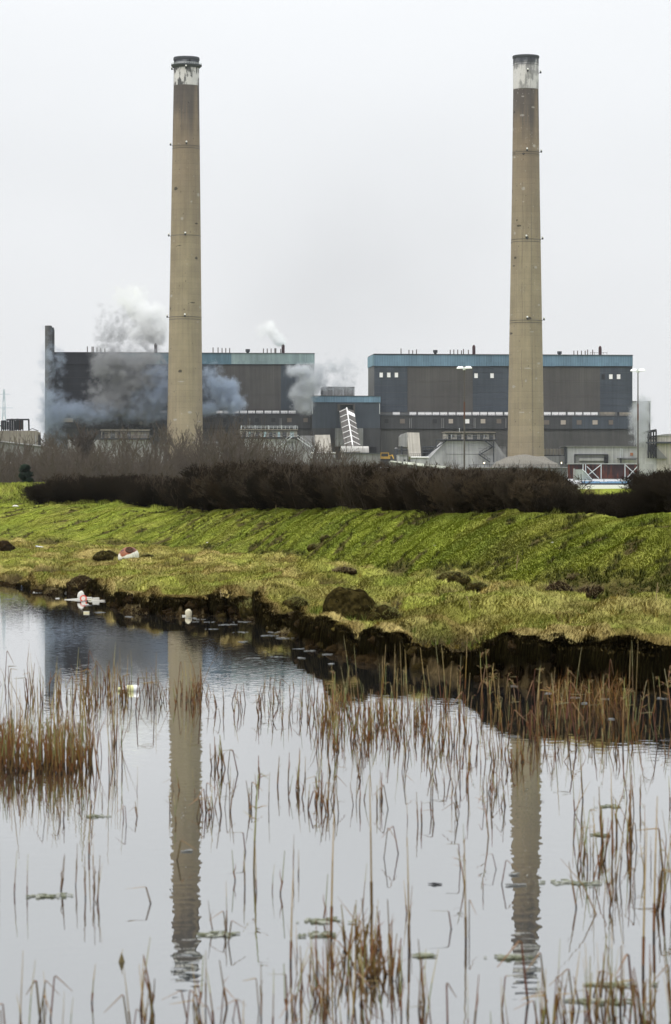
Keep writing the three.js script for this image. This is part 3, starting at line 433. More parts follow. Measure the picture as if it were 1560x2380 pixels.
{ // end house at the picture's edge
  const z = 45, t = stThing('precipitator_house', 'pale precipitator house beside a dark stepped gantry at the picture edge', 'building', S(1560, 1100, z).x, z);
  part(t, 'wall', rect(1526.5, 1700, 1013, 1100, z, 14), M.concWarm); part(t, 'roof_slab', ext([[1525, 1012], [1545, 1009], [1600, 1006], [1720, 1006], [1720, 1013], [1525, 1013.6]], z + 0.3, 15), M.concMid);
  part(t, 'deck', rect(1502, 1700, 1027, 1031, z, 0.1, 1.6), M.steel);
  part(t, 'buttress', ext([[1527, 1040], [1551, 1065], [1551, 1066], [1527, 1066]], z + 1, 0.9), M.concDark);
  const g = []; for (const x of [1507, 1513, 1519, 1525]) g.push(ln([x, 1001], [x, 1065], 0.32, z + 1)); g.push(ln([1495, 1006], [1507, 1003.5], 0.5, z + 1), ln([1507, 1003.5], [1526, 1000], 0.5, z + 1), ln([1504, 1017], [1526, 1013], 0.3, z + 1)); for (const y of [1020, 1034, 1048]) g.push(ln([1506, y], [1526, y], 0.25, z + 1));
  part(t, 'gantry', g, M.black); part(t, 'gantry_panel', ext([[1506, 1034], [1525, 1034], [1525, 1064], [1506, 1046]], z + 0.6, 0.5), M.steel);
}
// chutes, conveyor, canopy and low works between them
function chute(label, pts, side, z) {
  const t = stThing('coal_chute', label, 'chute', S(pts[0][0], 1100, z).x, z), th = 0.9;
  const [a, b, c, d] = pts.map(([x, y], i) => S(x, y, i < 2 ? z - 5 : z)), g = new THREE.BufferGeometry(), up = V(0, -1.2, -2.2), q = [a, b, c, d].map((p) => p.clone().add(up));
  const P = [a, b, c, d, ...q], f = [[0, 3, 2], [0, 2, 1], [4, 5, 6], [4, 6, 7], [0, 1, 5], [0, 5, 4], [3, 7, 6], [3, 6, 2], [0, 4, 7], [0, 7, 3], [1, 2, 6], [1, 6, 5]], v = []; f.forEach((k) => k.forEach((i) => v.push(P[i].x, P[i].y, P[i].z)));
  g.setAttribute('position', new THREE.Float32BufferAttribute(v, 3)); g.computeVertexNormals(); part(t, 'sloping_cover', uvBox(g), M.concWarm);
  if (side) part(t, 'side_hood', ext(side, z - 4, 6), M.concMid);
  return t;
}
chute('beige sloping chute beside the white low wall and the stair', [[731.8, 1010.8], [767, 1010.4], [772, 1052], [734.5, 1053]], null, 40);
{ const t = chute('beige sloping chute with a curved grey hood beside the wide hopper', [[946, 1005], [974.6, 1005.6], [979, 1061], [951, 1061]], [[930.5, 1015], [934, 1010], [946.5, 1005.5], [952, 1040], [930.5, 1037]], 40);
  part(t, 'support', [ln([934, 1037], [934, 1070], 0.3, 37), ln([920, 1042], [928, 1062], 0.18, 37), ln([918, 1040], [918, 1066], 0.22, 37), ln([916, 1046], [950, 1046], 0.2, 37)], M.steel);
  rails(t, [951, 1061.5], [980, 1061.5], 1.1, 41, 6, M.steel); }
{
  const z0 = 16, z1 = 52, t = stThing('conveyor', 'sloping covered conveyor with a white ridge and ribs climbing into the block', 'conveyor', S(820, 1100, 40).x, 40);
  const L0 = S(788.5, 954, z0), R0 = S(806, 948.5, z0), Q0 = S(823, 955, z0), L1 = S(802, 1041, z1), R1 = S(820, 1037, z1), Q1 = S(838.5, 1041, z1), dn = V(0, -2.6, 0);
  const quad = (a, b, c, d) => { const g = new THREE.BufferGeometry(), v = []; const n = V(0, 0.25, 0); for (const p of [a, b, c, a, c, d]) v.push(p.x, p.y, p.z); for (const p of [a, c, b, a, d, c]) v.push(p.x, p.y - 0.25, p.z); g.setAttribute('position', new THREE.Float32BufferAttribute(v, 3)); g.computeVertexNormals(); return uvBox(g); };
  const N = 7; for (let i = 0; i < N; i++) { const u = i / N, w = (i + 1) / N; for (const [A0, A1, B0, B1] of [[L0, L1, R0, R1], [R0, R1, Q0, Q1]]) part(t, 'roof_panel', quad(A0.clone().lerp(A1, w), B0.clone().lerp(B1, w), B0.clone().lerp(B1, u), A0.clone().lerp(A1, u)), M.roofGrey); }
  part(t, 'side_wall', [quad(L0.clone().add(dn), L0, L1, L1.clone().add(dn)), quad(Q0, Q0.clone().add(dn), Q1.clone().add(dn), Q1)], M.concMid);
  const up = V(0, 0.12, 0.05); part(t, 'ridge', bar(R0.clone().add(up), R1.clone().add(up), 0.26, 6), M.white);
  for (let i = 0; i < 7; i++) { const u = (i + 0.35) / 7; part(t, 'rib', bar(L0.clone().lerp(L1, u).add(up), R0.clone().lerp(R1, u - 0.03).add(up), 0.13, 5), M.white); if (i > 1) part(t, 'rib', bar(Q0.clone().lerp(Q1, u + 0.02).add(up), R0.clone().lerp(R1, u - 0.04).add(up), 0.13, 5), M.white); }
  { const u = 0.09; part(t, 'skylight', quad(R0.clone().lerp(R1, 0.16).add(up), Q0.clone().lerp(Q1, 0.18).add(up), Q0.clone().lerp(Q1, u).add(up), R0.clone().lerp(R1, u - 0.03).add(up)), M.white); }
}
{
  const z = 56, t = stThing('canopy', 'low white curved canopy at the foot of the sloping conveyor', 'canopy', S(826, 1100, z).x, z);
  const a = S(794, 1052, z), b = S(858, 1052, z), g = new THREE.CylinderGeometry(2.4, 2.4, b.x - a.x, 24, 1, false, 0, Math.PI); g.rotateZ(Math.PI / 2); g.rotateX(-Math.PI / 2 + Math.PI / 2); g.translate((a.x + b.x) / 2, a.y, z - 2.6); part(t, 'curved_roof', uvBox(g), std(lin(0.50, 0.49, 0.47), { map: concT, side: THREE.DoubleSide }));
  part(t, 'wall', rect(795, 857, 1051.6, 1075, z - 1, 4), M.concWarm);
  const u = stThing('store_shed', 'long grey flat roofed shed in front of the white canopy', 'shed', S(843, 1100, 66).x, 66);
  part(u, 'wall', rect(803, 884, 1052.6, 1095, 66, 8), M.concDark); part(u, 'roof_slab', ext([[802, 1050.6], [845, 1052], [885, 1053], [885, 1055], [802, 1053]], 66.5, 9), M.steel); part(u, 'roof_hatch', rect(822, 838, 1048.8, 1051, 64, 3), M.concTan);
}
function lowWall(label, pts, z, m, cap) { const t = stThing('low_wall', label, 'wall', S(pts[0][0], 1100, z).x, z); part(t, 'wall', ext(pts, z, 1.2), m); if (cap) part(t, 'coping', [ln(pts[0], pts[1], 0.28, z + 0.2)], cap); return t; }
lowWall('short white wall below the beige chute and its stair', [[723, 1052.5], [781, 1052.5], [781, 1080], [723, 1080]], 50, M.conc, M.white);
lowWall('short pale wall at the foot of the chute with the curved hood', [[955, 1063], [997, 1063], [997, 1090], [955, 1090]], 50, M.conc, M.white);
{ const t = lowWall('dark grey ramp wall with broken white coping behind the bushes', [[905, 1071.5], [1000, 1082], [1068, 1091], [1068, 1110], [905, 1110]], 75, M.concDark);
  for (const [a, b] of [[908, 924], [926, 934], [938, 966], [968, 985], [990, 1010], [1014, 1050]]) part(t, 'coping', flatBar(S(a, 1071.4 + (a - 905) * 0.116, 75.3), S(b, 1071.4 + (b - 905) * 0.116, 75.3), 0.5, hash3(a, 1, 1) > 0.5 ? 0.9 : 0.45), M.white); }
lowWall('long grey ramp wall running below the pale stair and white wall', [[470, 1092], [690, 1078], [805, 1066], [805, 1110], [470, 1110]], 72, M.concDark);
lowWall('grey wall panel standing behind the beige chute', [[699, 1012.5], [732, 1012.5], [732, 1055], [699, 1055]], 30, M.concMid);
{ // digger
  const z = 62, p = S(895, 1100, z), t = stThing('digger', 'yellow digger parked beside the grey shed', 'digger', p.x, z);
  const R2 = (a, b, c, d, dz, dep) => rect(a, b, c, d, z + dz, dep);
  part(t, 'body', [R2(884.5, 907, 1061, 1066.6, 0, 2.4)], M.yellow); part(t, 'cab_frame', [R2(885, 904, 1052, 1053.6, 0, 2.2), R2(885, 886.4, 1053.6, 1061, 0, 2.2), R2(902.6, 904, 1053.6, 1061, 0, 2.2)], M.yellow); part(t, 'cab_glass', R2(886.4, 902.6, 1053.6, 1061, -0.1, 2), M.paneDark);
  const arm = [bar(S(905, 1060, z + 1), S(912, 1058, z + 3), 0.25, 6), bar(S(912, 1058, z + 3), S(915, 1066, z + 4), 0.22, 6)]; part(t, 'boom', arm, M.yellow);
  part(t, 'track', [R2(884, 908, 1066.7, 1070, 0.4, 0.9)], M.black); part(t, 'track', [R2(884, 908, 1066.7, 1070, -1.6, 0.9)], M.black);
}
// long low coal gallery and burner frame on the smoky end
{
  const z = 70, t = stThing('coal_gallery', 'long grey gallery with a sloping top behind the leafless trees', 'building', S(60, 1100, z).x, z);
  part(t, 'wall', ext([[-80, 1018], [0, 1027], [90, 1037], [172, 1052], [172, 1074], [-80, 1074]], z, 6), M.concDark); part(t, 'coping', [bar(S(-80, 1017.6, z + 0.2), S(0, 1026.6, z + 0.2), 0.4, 6), bar(S(0, 1026.6, z + 0.2), S(90, 1036.6, z + 0.2), 0.4, 6), bar(S(90, 1036.6, z + 0.2), S(172, 1051.6, z + 0.2), 0.4, 6)], M.concMid);
  part(t, 'lower_wall', rect(-80, 250, 1076, 1140, z + 3, 4), std(lin(0.20, 0.205, 0.215), { map: concT })); part(t, 'pale_rail', rect(-80, 210, 1075.4, 1076.6, z + 3.1, 0, 0.4), M.white);
  const u = stThing('pump_house', 'low tan block beneath the rusty frame at the smoky end', 'building', S(45, 1100, 50).x, 50);
  part(u, 'wall', ext([[-40, 1001], [85, 1001], [94, 1006], [96, 1040], [-40, 1040]], 50, 12), M.concTan); part(u, 'doorway', [rect(82, 84, 1012, 1035, 50.01, 0, 0.2)], M.concMid); part(u, 'doorway', [rect(89, 95, 1010, 1036, 50.01, 0, 0.2)], M.black);
  part(u, 'pipework', [ln([66, 1000], [76, 996], 0.14, 48), ln([76, 996], [90, 1002], 0.14, 48)], M.steel);
  const v = stThing('burnt_gantry', 'black burnt out steel frame with rusty sheeting on the low tan block', 'gantry', S(36, 1100, 46).x, 46, null, S(36, 1003, 46).y), g = [];
  for (let i = 0; i < 11; i++) { const x = 3.5 + i * 5; if (x < 56) g.push(ln([x, 979 - (i > 2 ? 3 : 0)], [x, 1003], 0.22, 46)); } g.push(ln([15, 975.5], [68, 975], 0.3, 46), ln([3, 979], [16, 979], 0.3, 46), ln([67, 975], [67.5, 1001], 0.32, 46), ln([0, 989.6], [6, 989.6], 0.25, 46), ln([41, 972], [41, 976], 0.15, 46), ln([28, 972], [28, 976], 0.15, 46));
  part(v, 'frame', g, M.black);
  for (let i = 0; i < 9; i++) { const x = 5 + i * 5.4; part(v, 'sheet', rect(x, x + 5.1, 979.5 - (i > 2 ? 3 : 0) + 1.5 * hash3(i, 2, 2), 998 + 4 * hash3(i, 1, 1), 45.6 - 0.4 * hash3(i, 4, 4), 0.2), i > 6 ? std(lin(0.085, 0.042, 0.028)) : M.black); }
}
{
  const t = stThing('slatted_screen', 'brown slatted screen between the white topped chimney and the pale switch house', 'screen', S(1286, 1100, 40).x, 40);
  for (let i = 0; i < 6; i++) part(t, 'slat_panel', rect(1263 + i * 8, 1270.4 + i * 8, 1043, 1057, 40, 0.4, 0.05 * (i % 2)), M.concTan);
  part(t, 'post', Array.from({ length: 7 }, (_, i) => rect(1262.2 + i * 8, 1263 + i * 8, 1042, 1058, 40, 0, 0.4)), M.concMid); part(t, 'sill', rect(1260, 1312, 1058, 1059.6, 40, 0.4, 0.8), M.black);
  const u = stThing('low_wall', 'plain grey wall below the brown slatted screen', 'wall', S(1286, 1100, 42).x, 42); part(u, 'wall', rect(1260, 1313, 1060, 1085, 42, 1), M.concMid);
  const h = stThing('hut', 'small grey hut tucked against the wide hopper beside the white topped chimney', 'hut', S(1167, 1100, 32).x, 32); part(h, 'wall', rect(1156, 1176, 1038, 1075, 32, 5), M.concMid); part(h, 'roof', rect(1155, 1177, 1036.6, 1038, 32, 5.4, 0.3), M.concDark);
  const p = stThing('pipe_rack', 'dark rack of pipes and posts beside the chute with the curved hood', 'pipe rack', S(990, 1100, 30).x, 30);
  part(p, 'posts', [984, 990, 1001, 1012, 1018].map((x) => ln([x, 1036], [x, 1075], 0.2, 30)), M.steel); part(p, 'pipes', [1040, 1046, 1053].map((y) => ln([982, y], [1020, y - 2], 0.26, 30.4)), M.steel); part(p, 'dark_panel', rect(984, 1008, 1044, 1066, 28, 1), M.black);
  const k = stThing('small_tank', 'small dark upright tank beside the yellow digger', 'tank', S(921, 1100, 44).x, 44); const a = S(921, 1072, 44), b2 = S(921, 1043, 44); part(k, 'shell', bar(a, b2, 0.75, 14), M.steel); part(k, 'cap', bar(b2, b2.clone().add(V(0, 0.5, 0)), 0.8, 14, 0.3), M.concDark);
}
{
  const pale = (label, x0, x1, y0, y1, z, m, roof) => { const t = stThing('plant_shed', label, 'shed', S((x0 + x1) / 2, 1100, z).x, z); part(t, 'wall', rect(x0, x1, y0, y1, z, 6), m); part(t, 'roof', rect(x0 - 0.8, x1 + 0.8, y0 - 1.3, y0 - 0.1, z, 6.4, 0.4), roof); part(t, 'doorway', rect(mix(x0, x1, 0.62), mix(x0, x1, 0.8), mix(y0, y1, 0.45), y1, z, 0, 0.06), M.paneDark); part(t, 'downpipe', ln([x0 + 1.5, y0], [x0 + 1.5, y1], 0.12, z + 0.2), M.paleSteel); return t; };
  pale('pale shed standing just beside the foot of the gallery chimney', 475, 517, 1038, 1092, 55, M.conc, M.concMid);
  pale('grey shed with a dark doorway between the beige cabin row and the gallery chimney', 366, 392, 1034, 1095, 50, M.concMid, M.concDark);
  pale('low pale shed in the yard between the digger and the small upright tank', 926, 947, 1058, 1080, 56, M.conc, M.concMid);
  const p = stThing('pipe_bridge', 'thin grey pipe bridge on posts along the foot of the smoky building', 'pipe bridge', S(430, 1100, 34).x, 34);
  part(p, 'pipe', [1027, 1029.5].map((y) => ln([396, y], [555, y + 2], 0.3, 34)), M.concMid); part(p, 'post', [400, 440, 480, 520, 550].map((x) => ln([x, 1026], [x, 1090], 0.22, 34)), M.steel);
}
// ash mound, round tank, rusty wall, blue trough
{
  const z = 58, p = S(1222, 1078, z), g = new THREE.SphereGeometry(1, 40, 16, 0, 6.2832, 0, Math.PI / 2); g.scale(12.6, 4.4, 9); { const p = g.attributes.position; for (let i = 0; i < p.count; i++) { const q = p.getY(i) / 4.4; p.setY(i, 4.4 * q * (0.55 + 0.45 * q)); } } noisy(g, 0.9, 0.3, 3); const t = thing('ash_mound', 'pale grey heap of ash at the foot of the chimney with the white top', 'heap', p.clone().setY(p.y - 1.2).applyMatrix4(ST)); mesh('heap', uvBox(g), M.ash, t);
  const k = stThing('settling_tank', 'low round grey tank with a railing in front of the ash heap', 'tank', S(1215, 1100, 78).x, 70), a = S(1100, 1087, 78), b = S(1332, 1087, 78), r = (b.x - a.x) / 2, h = S(1215, 1087, 78).y;
  const w = new THREE.CylinderGeometry(r, r, h - 0.5, 64, 1, true); w.translate((a.x + b.x) / 2, (h + 0.5) / 2, 70 - r * 0.3); const rim = new THREE.TorusGeometry(r, 0.3, 6, 64); rim.rotateX(Math.PI / 2); rim.translate((a.x + b.x) / 2, h, 70 - r * 0.3);
  part(k, 'wall', uvBox(w), std(lin(0.13, 0.13, 0.13), { map: concT, side: THREE.DoubleSide })); part(k, 'rim', rim, M.concMid);
  const rl = []; for (let i = 0; i <= 36; i++) { const q = Math.PI * (i / 36), x = (a.x + b.x) / 2 + Math.cos(q) * r, zz = 70 - r * 0.3 + Math.sin(q) * r; rl.push(bar(V(x, h, zz), V(x, h + 1.2, zz), 0.05, 4)); if (i) { const q0 = Math.PI * ((i - 1) / 36), x0 = (a.x + b.x) / 2 + Math.cos(q0) * r, z0 = 70 - r * 0.3 + Math.sin(q0) * r; rl.push(bar(V(x0, h + 1.2, z0), V(x, h + 1.2, zz), 0.06, 4)); } } part(k, 'railing', rl, M.steel);
}
{
  const z = 92, t = stThing('rusty_wall', 'rust brown sheet wall with white posts and crossed braces', 'wall', S(1420, 1100, z).x, z);
  const e = [1320, 1358, 1372, 1397, 1424, 1452, 1482, 1486]; for (let i = 0; i < 7; i++) part(t, 'rusty_sheet', rect(e[i] + 0.1, e[i + 1] - 0.1, 1079, 1113, z, 0.3, 0.04 * (i % 2)), M.rust);
  part(t, 'top_rail', rect(1318, 1487, 1077, 1079, z, 0.4, 0.5), M.conc); for (const x of [1355, 1361, 1397, 1452.5]) part(t, 'post', rect(x - 0.8, x + 0.8, 1079, 1113, z + 0.1, 0, 0.5), M.paleSteel);
  for (const [a, b] of [[[1362, 1108], [1396, 1081]], [[1364, 1084], [1392, 1112]], [[1454, 1081], [1484, 1109]], [[1482, 1084], [1458, 1110]]]) part(t, 'brace', ln(a, b, 0.16, z + 0.5), M.paleSteel);
  part(t, 'base_rail', [rect(1350, 1487, 1112.6, 1114, z + 0.3, 0, 0.5), rect(1403, 1404.4, 1113, 1122, z + 0.3, 0, 0.4), rect(1447, 1456, 1113, 1122, z + 0.2, 0, 0.4)], M.concMid);
  const u = stThing('blue_trough', 'long light blue steel trough in front of the rusty wall', 'trough', S(1420, 1100, 98).x, 98);
  part(u, 'trough', [rect(1354, 1394, 1118.4, 1123, 98, 3), rect(1397, 1412, 1119.4, 1123, 98, 3), rect(1414, 1485, 1118.6, 1123, 98, 3)], M.blue); part(u, 'base', rect(1350, 1487, 1123.1, 1126.6, 98, 3), M.steel);
  const w = stThing('low_wall', 'low white wall seen through the thin bush below the blue trough', 'wall', S(1410, 1100, 104).x, 104); part(w, 'wall', rect(1330, 1480, 1127, 1140, 104, 1), M.white);
  const c = stThing('sloping_cover', 'pale grey sloping end of a covered channel beside the rusty wall', 'cover', S(1355, 1100, 96).x, 96); part(c, 'cover', ext([[1340, 1091], [1353, 1091], [1362, 1099], [1377, 1116], [1340, 1116]], 96, 6), std(lin(0.42, 0.46, 0.46), { map: concT })); part(c, 'edge', [ln([1353, 1090.8], [1362, 1098.8], 0.2, 96.1), ln([1362, 1098.8], [1377, 1115.8], 0.2, 96.1)], M.paleSteel); part(c, 'post', rect(1333, 1336.5, 1089, 1118, 96, 0.5), M.concMid);
}
// lamp masts and two small lit lamps
function mast(label, px, top, bottom, D, heads) {
  const b = at(px, 1190, D); b.y = 0.9; const t = thing('floodlight_mast', label, 'lamp mast', b), k = D / F, H = EYE + (CY - top) * k - b.y;
  mesh('pole', bar(V(0, 0, 0), V(0, H - 0.5, 0), 0.17, 8, 0.09), std(lin(0.085, 0.075, 0.07)), t);
  mesh('rust_band', bar(V(0, H * 0.66, 0), V(0, H * 0.77, 0), 0.135, 8), std(lin(0.10, 0.05, 0.035)), t);
  mesh('head_ring', [bar(V(0, H - 0.6, 0), V(0, H - 0.05, 0), 0.26, 10), bar(V(-heads * 0.9, H - 0.3, 0), V(heads * 0.9, H - 0.3, 0), 0.08, 5)], M.paleSteel, t);
  for (const x of [-1, -0.58, 0.58, 1]) { const g = new THREE.SphereGeometry(0.5, 14, 8, 0, 6.2832, 0, Math.PI / 2); g.scale(0.95, 0.85, 0.7); g.translate(x * heads, H - 0.35, x * 0.3); mesh('floodlight', g, std(lin(0.82, 0.84, 0.85), { side: THREE.DoubleSide }), t); }
}
mast('floodlight mast with white hooded lamps in front of the clear boiler house', 1079.5, 852, 1095, 505, 0.82);
mast('floodlight mast with white hooded lamps beside the pale tower', 1483, 858, 1120, 520, 0.82);
function yardLamp(label, px, py, z) {
  const p = S(px, py, z).applyMatrix4(ST), t = thing('yard_lamp', label, 'lamp', p.clone().setY(1));
  mesh('post', bar(V(0, 0, 0), V(0, p.y - 1.2, 0), 0.09, 6), M.steel, t);
  const g = new THREE.SphereGeometry(0.2, 12, 8); g.translate(0, p.y - 1, 0); mesh('lit_lamp_bulb', g, std(lin(0.9, 0.85, 0.75), { emissive: lin(1, 0.86, 0.62), emissiveIntensity: 3 }), t);
  const l = new THREE.PointLight(0xffdcb0, 6); l.position.set(0, p.y - 1, 0.4); l.shadow.radius = 8; l.castShadow = true; t.add(l);
}
yardLamp('small lit yard lamp on the tank railing below the wide hopper', 1126, 1075.6, 80);
yardLamp('small lit yard lamp between the ash heap and the pale switch house', 1305, 1076, 80);
// far pylon in the haze
{
  const D = 2300, b = at(9.5, 1190, D); b.y = 1; const t = thing('pylon', 'pale blue lattice pylon far off in the haze', 'pylon', b), k = D / F, H = (1190 - 901) * k, g = [], w = (y) => mix(4.0, 0.5, Math.pow(y / H, 0.8));
  for (const [sx, sz] of [[1, 1], [1, -1], [-1, 1], [-1, -1]]) for (let i = 0; i < 8; i++) { const y0 = H * i / 8, y1 = H * (i + 1) / 8; g.push(bar(V(sx * w(y0), y0, sz * w(y0)), V(sx * w(y1), y1, sz * w(y1)), 0.16, 4), bar(V(sx * w(y0), y0, sz * w(y0)), V(-sx * w(y1), y1, sz * w(y1)), 0.1, 4), bar(V(-w(y1), y1, sz * w(y1)), V(w(y1), y1, sz * w(y1)), 0.1, 4)); }
  mesh('lattice', g, std(lin(0.40, 0.48, 0.56)), t); const a = []; for (const [y, l] of [[0.96, 5], [0.85, 7], [0.73, 6]]) a.push(bar(V(-l, H * y, 0), V(l, H * y, 0), 0.15, 4)); mesh('cross_arm', a, std(lin(0.40, 0.48, 0.56)), t);
}

// ------------------------------------------------------------------ smoke and steam, as drifting specks
{
  // one small drift of specks, repeated and turned all through each plume
  const drifts = [1, 2, 3].map((sd) => { const r = rng(sd * 77), n = 130, P = new Float32Array(n * 9), N = new Float32Array(n * 9), v = V(); for (let i = 0; i < n; i++) { const g = () => (r() + r() + r() + r() - 2) * 0.95, c = V(g(), g(), g()), w = V(r() - 0.5, r() - 0.5, r() - 0.5).normalize(), a = V(r() - 0.5, r() - 0.5, r() - 0.5).cross(w).normalize(), b2 = w.clone().cross(a); for (let t = 0; t < 3; t++) { const q = t * 2.0944; v.copy(a).multiplyScalar(Math.cos(q)).addScaledVector(b2, Math.sin(q)).multiplyScalar(0.060); P.set([c.x + v.x, c.y + v.y, c.z + v.z], i * 9 + t * 3); N.set([w.x, w.y, w.z], i * 9 + t * 3); } } const g = new THREE.BufferGeometry(); g.setAttribute('position', new THREE.BufferAttribute(P, 3)); g.setAttribute('normal', new THREE.BufferAttribute(N, 3)); return g; });
  function smoke(name, label, color, puffs, wisp, size, seed, cut = 0.42) {
    const r = rng(seed), list = [], gauss = () => { for (;;) { const g = Math.sqrt(-2 * Math.log(1 - r() * 0.9999)) * Math.cos(6.2832 * r()); if (r() > (g / 2.1) ** 2) return g; } };
    for (const [px, py, rx, ry, D, n, dz] of puffs) for (let i = 0, made = 0; made < n * size && i < n * 14; i++) {
      const x = px + gauss() * rx, y = py + gauss() * ry, d = D + gauss() * (dz || 5), wx = 26 * (fbm(x * 0.03 + 3, y * 0.03, d * 0.05 + 0.3, 3) - 0.5) * 2, wy = 26 * (fbm(x * 0.03 + 40, y * 0.03 + 8, d * 0.05 + 0.3, 3) - 0.5) * 2;
      const f = fbm((x * 0.8 + y * 0.6 + wx) * wisp * 1.9, (y * 0.8 - x * 0.6 + wy) * wisp * 1.9 + 5, d * 0.03 + 0.7, 4);
      if (r() > 0.12 + 0.88 * smooth(cut - 0.05, cut + 0.26, f) ** 1.2) continue;
      list.push([at(x, y, d), rr(0.65, 1.2, r)]); made++;
    }
    const m = new THREE.InstancedMesh(drifts[seed % 3], std(color, { side: THREE.DoubleSide, roughness: 1, specularIntensity: 0, transmission: 0.6 }), list.length), q = new THREE.Quaternion(), mt = new THREE.Matrix4(), e = new THREE.Euler(), sc = V();
    list.forEach(([p, k], i) => { e.set(r() * 6.3, r() * 6.3, r() * 6.3); q.setFromEuler(e); m.setMatrixAt(i, mt.compose(p, q, sc.set(k, k, k))); });
    m.name = numbered(name); m.castShadow = m.receiveShadow = true; scene.add(m); tag(m, label, 'smoke', null, 'stuff');
  }
  smoke('smoke', 'dark grey smoke pouring up the face of the boiler house', lin(0.38, 0.385, 0.40), [[255, 935, 34, 22, 1130, 45000], [285, 890, 42, 38, 1132, 100000], [300, 845, 48, 22, 1134, 60000], [275, 795, 40, 25, 1140, 9000], [262, 750, 34, 28, 1150, 3500], [330, 920, 34, 40, 1132, 45000]], 0.022, 0.037, 3);
  smoke('smoke', 'thin blue smoke lying along the foot of the boiler house', lin(0.37, 0.43, 0.53), [[170, 958, 45, 16, 1128, 12000], [240, 960, 60, 14, 1128, 24000], [365, 905, 24, 30, 1130, 36000], [350, 940, 40, 22, 1128, 24000], [125, 965, 20, 40, 1130, 16800], [140, 850, 10, 30, 1136, 1500], [112, 880, 12, 60, 1128, 6000]], 0.02, 0.037, 4, 0.40);
  smoke('smoke', 'pale blue wisp curling up beside the chimney with the gallery', lin(0.44, 0.51, 0.61), [[505, 905, 16, 26, 1132, 10000], [532, 915, 13, 20, 1132, 21000], [540, 940, 17, 13, 1130, 22500], [487, 950, 14, 8, 1130, 11000], [490, 880, 16, 22, 1134, 4000]], 0.03, 0.037, 5, 0.40);
  smoke('smoke', 'grey white smoke at the corner of the smoky boiler house', lin(0.60, 0.625, 0.655), [[697, 862, 17, 8, 1132, 14300], [712, 890, 13, 18, 1130, 28600], [700, 925, 14, 14, 1130, 25300], [708, 948, 9, 9, 1130, 6600], [742, 880, 14, 26, 1150, 12100], [790, 870, 30, 30, 1160, 8250, 15]], 0.034, 0.037, 6, 0.40);
  smoke('steam', 'white steam billowing above the roof beside the chimney', lin(0.88, 0.885, 0.89), [[348, 745, 20, 24, 1162, 60000], [366, 772, 13, 18, 1160, 35000], [318, 715, 22, 22, 1170, 21000], [300, 690, 24, 24, 1175, 8000], [330, 780, 34, 16, 1162, 15000]], 0.03, 0.034, 7, 0.40);
  smoke('steam', 'small white plume of steam blowing from a roof flue', lin(0.88, 0.885, 0.89), [[652, 796, 6, 4, 1166, 6000], [645, 787, 7, 6, 1166, 6000], [634, 774, 7, 7, 1167, 5000], [628, 760, 6, 9, 1168, 4000], [606, 772, 10, 13, 1168, 2000]], 0.05, 0.034, 8, 0.38);
  smoke('smoke', 'thin smoke against the pale tower at the far end', lin(0.60, 0.62, 0.65), [[1490, 965, 14, 22, 1120, 10400], [1500, 945, 9, 14, 1120, 3600], [1485, 1005, 12, 16, 1120, 6400]], 0.03, 0.037, 10, 0.4);
}

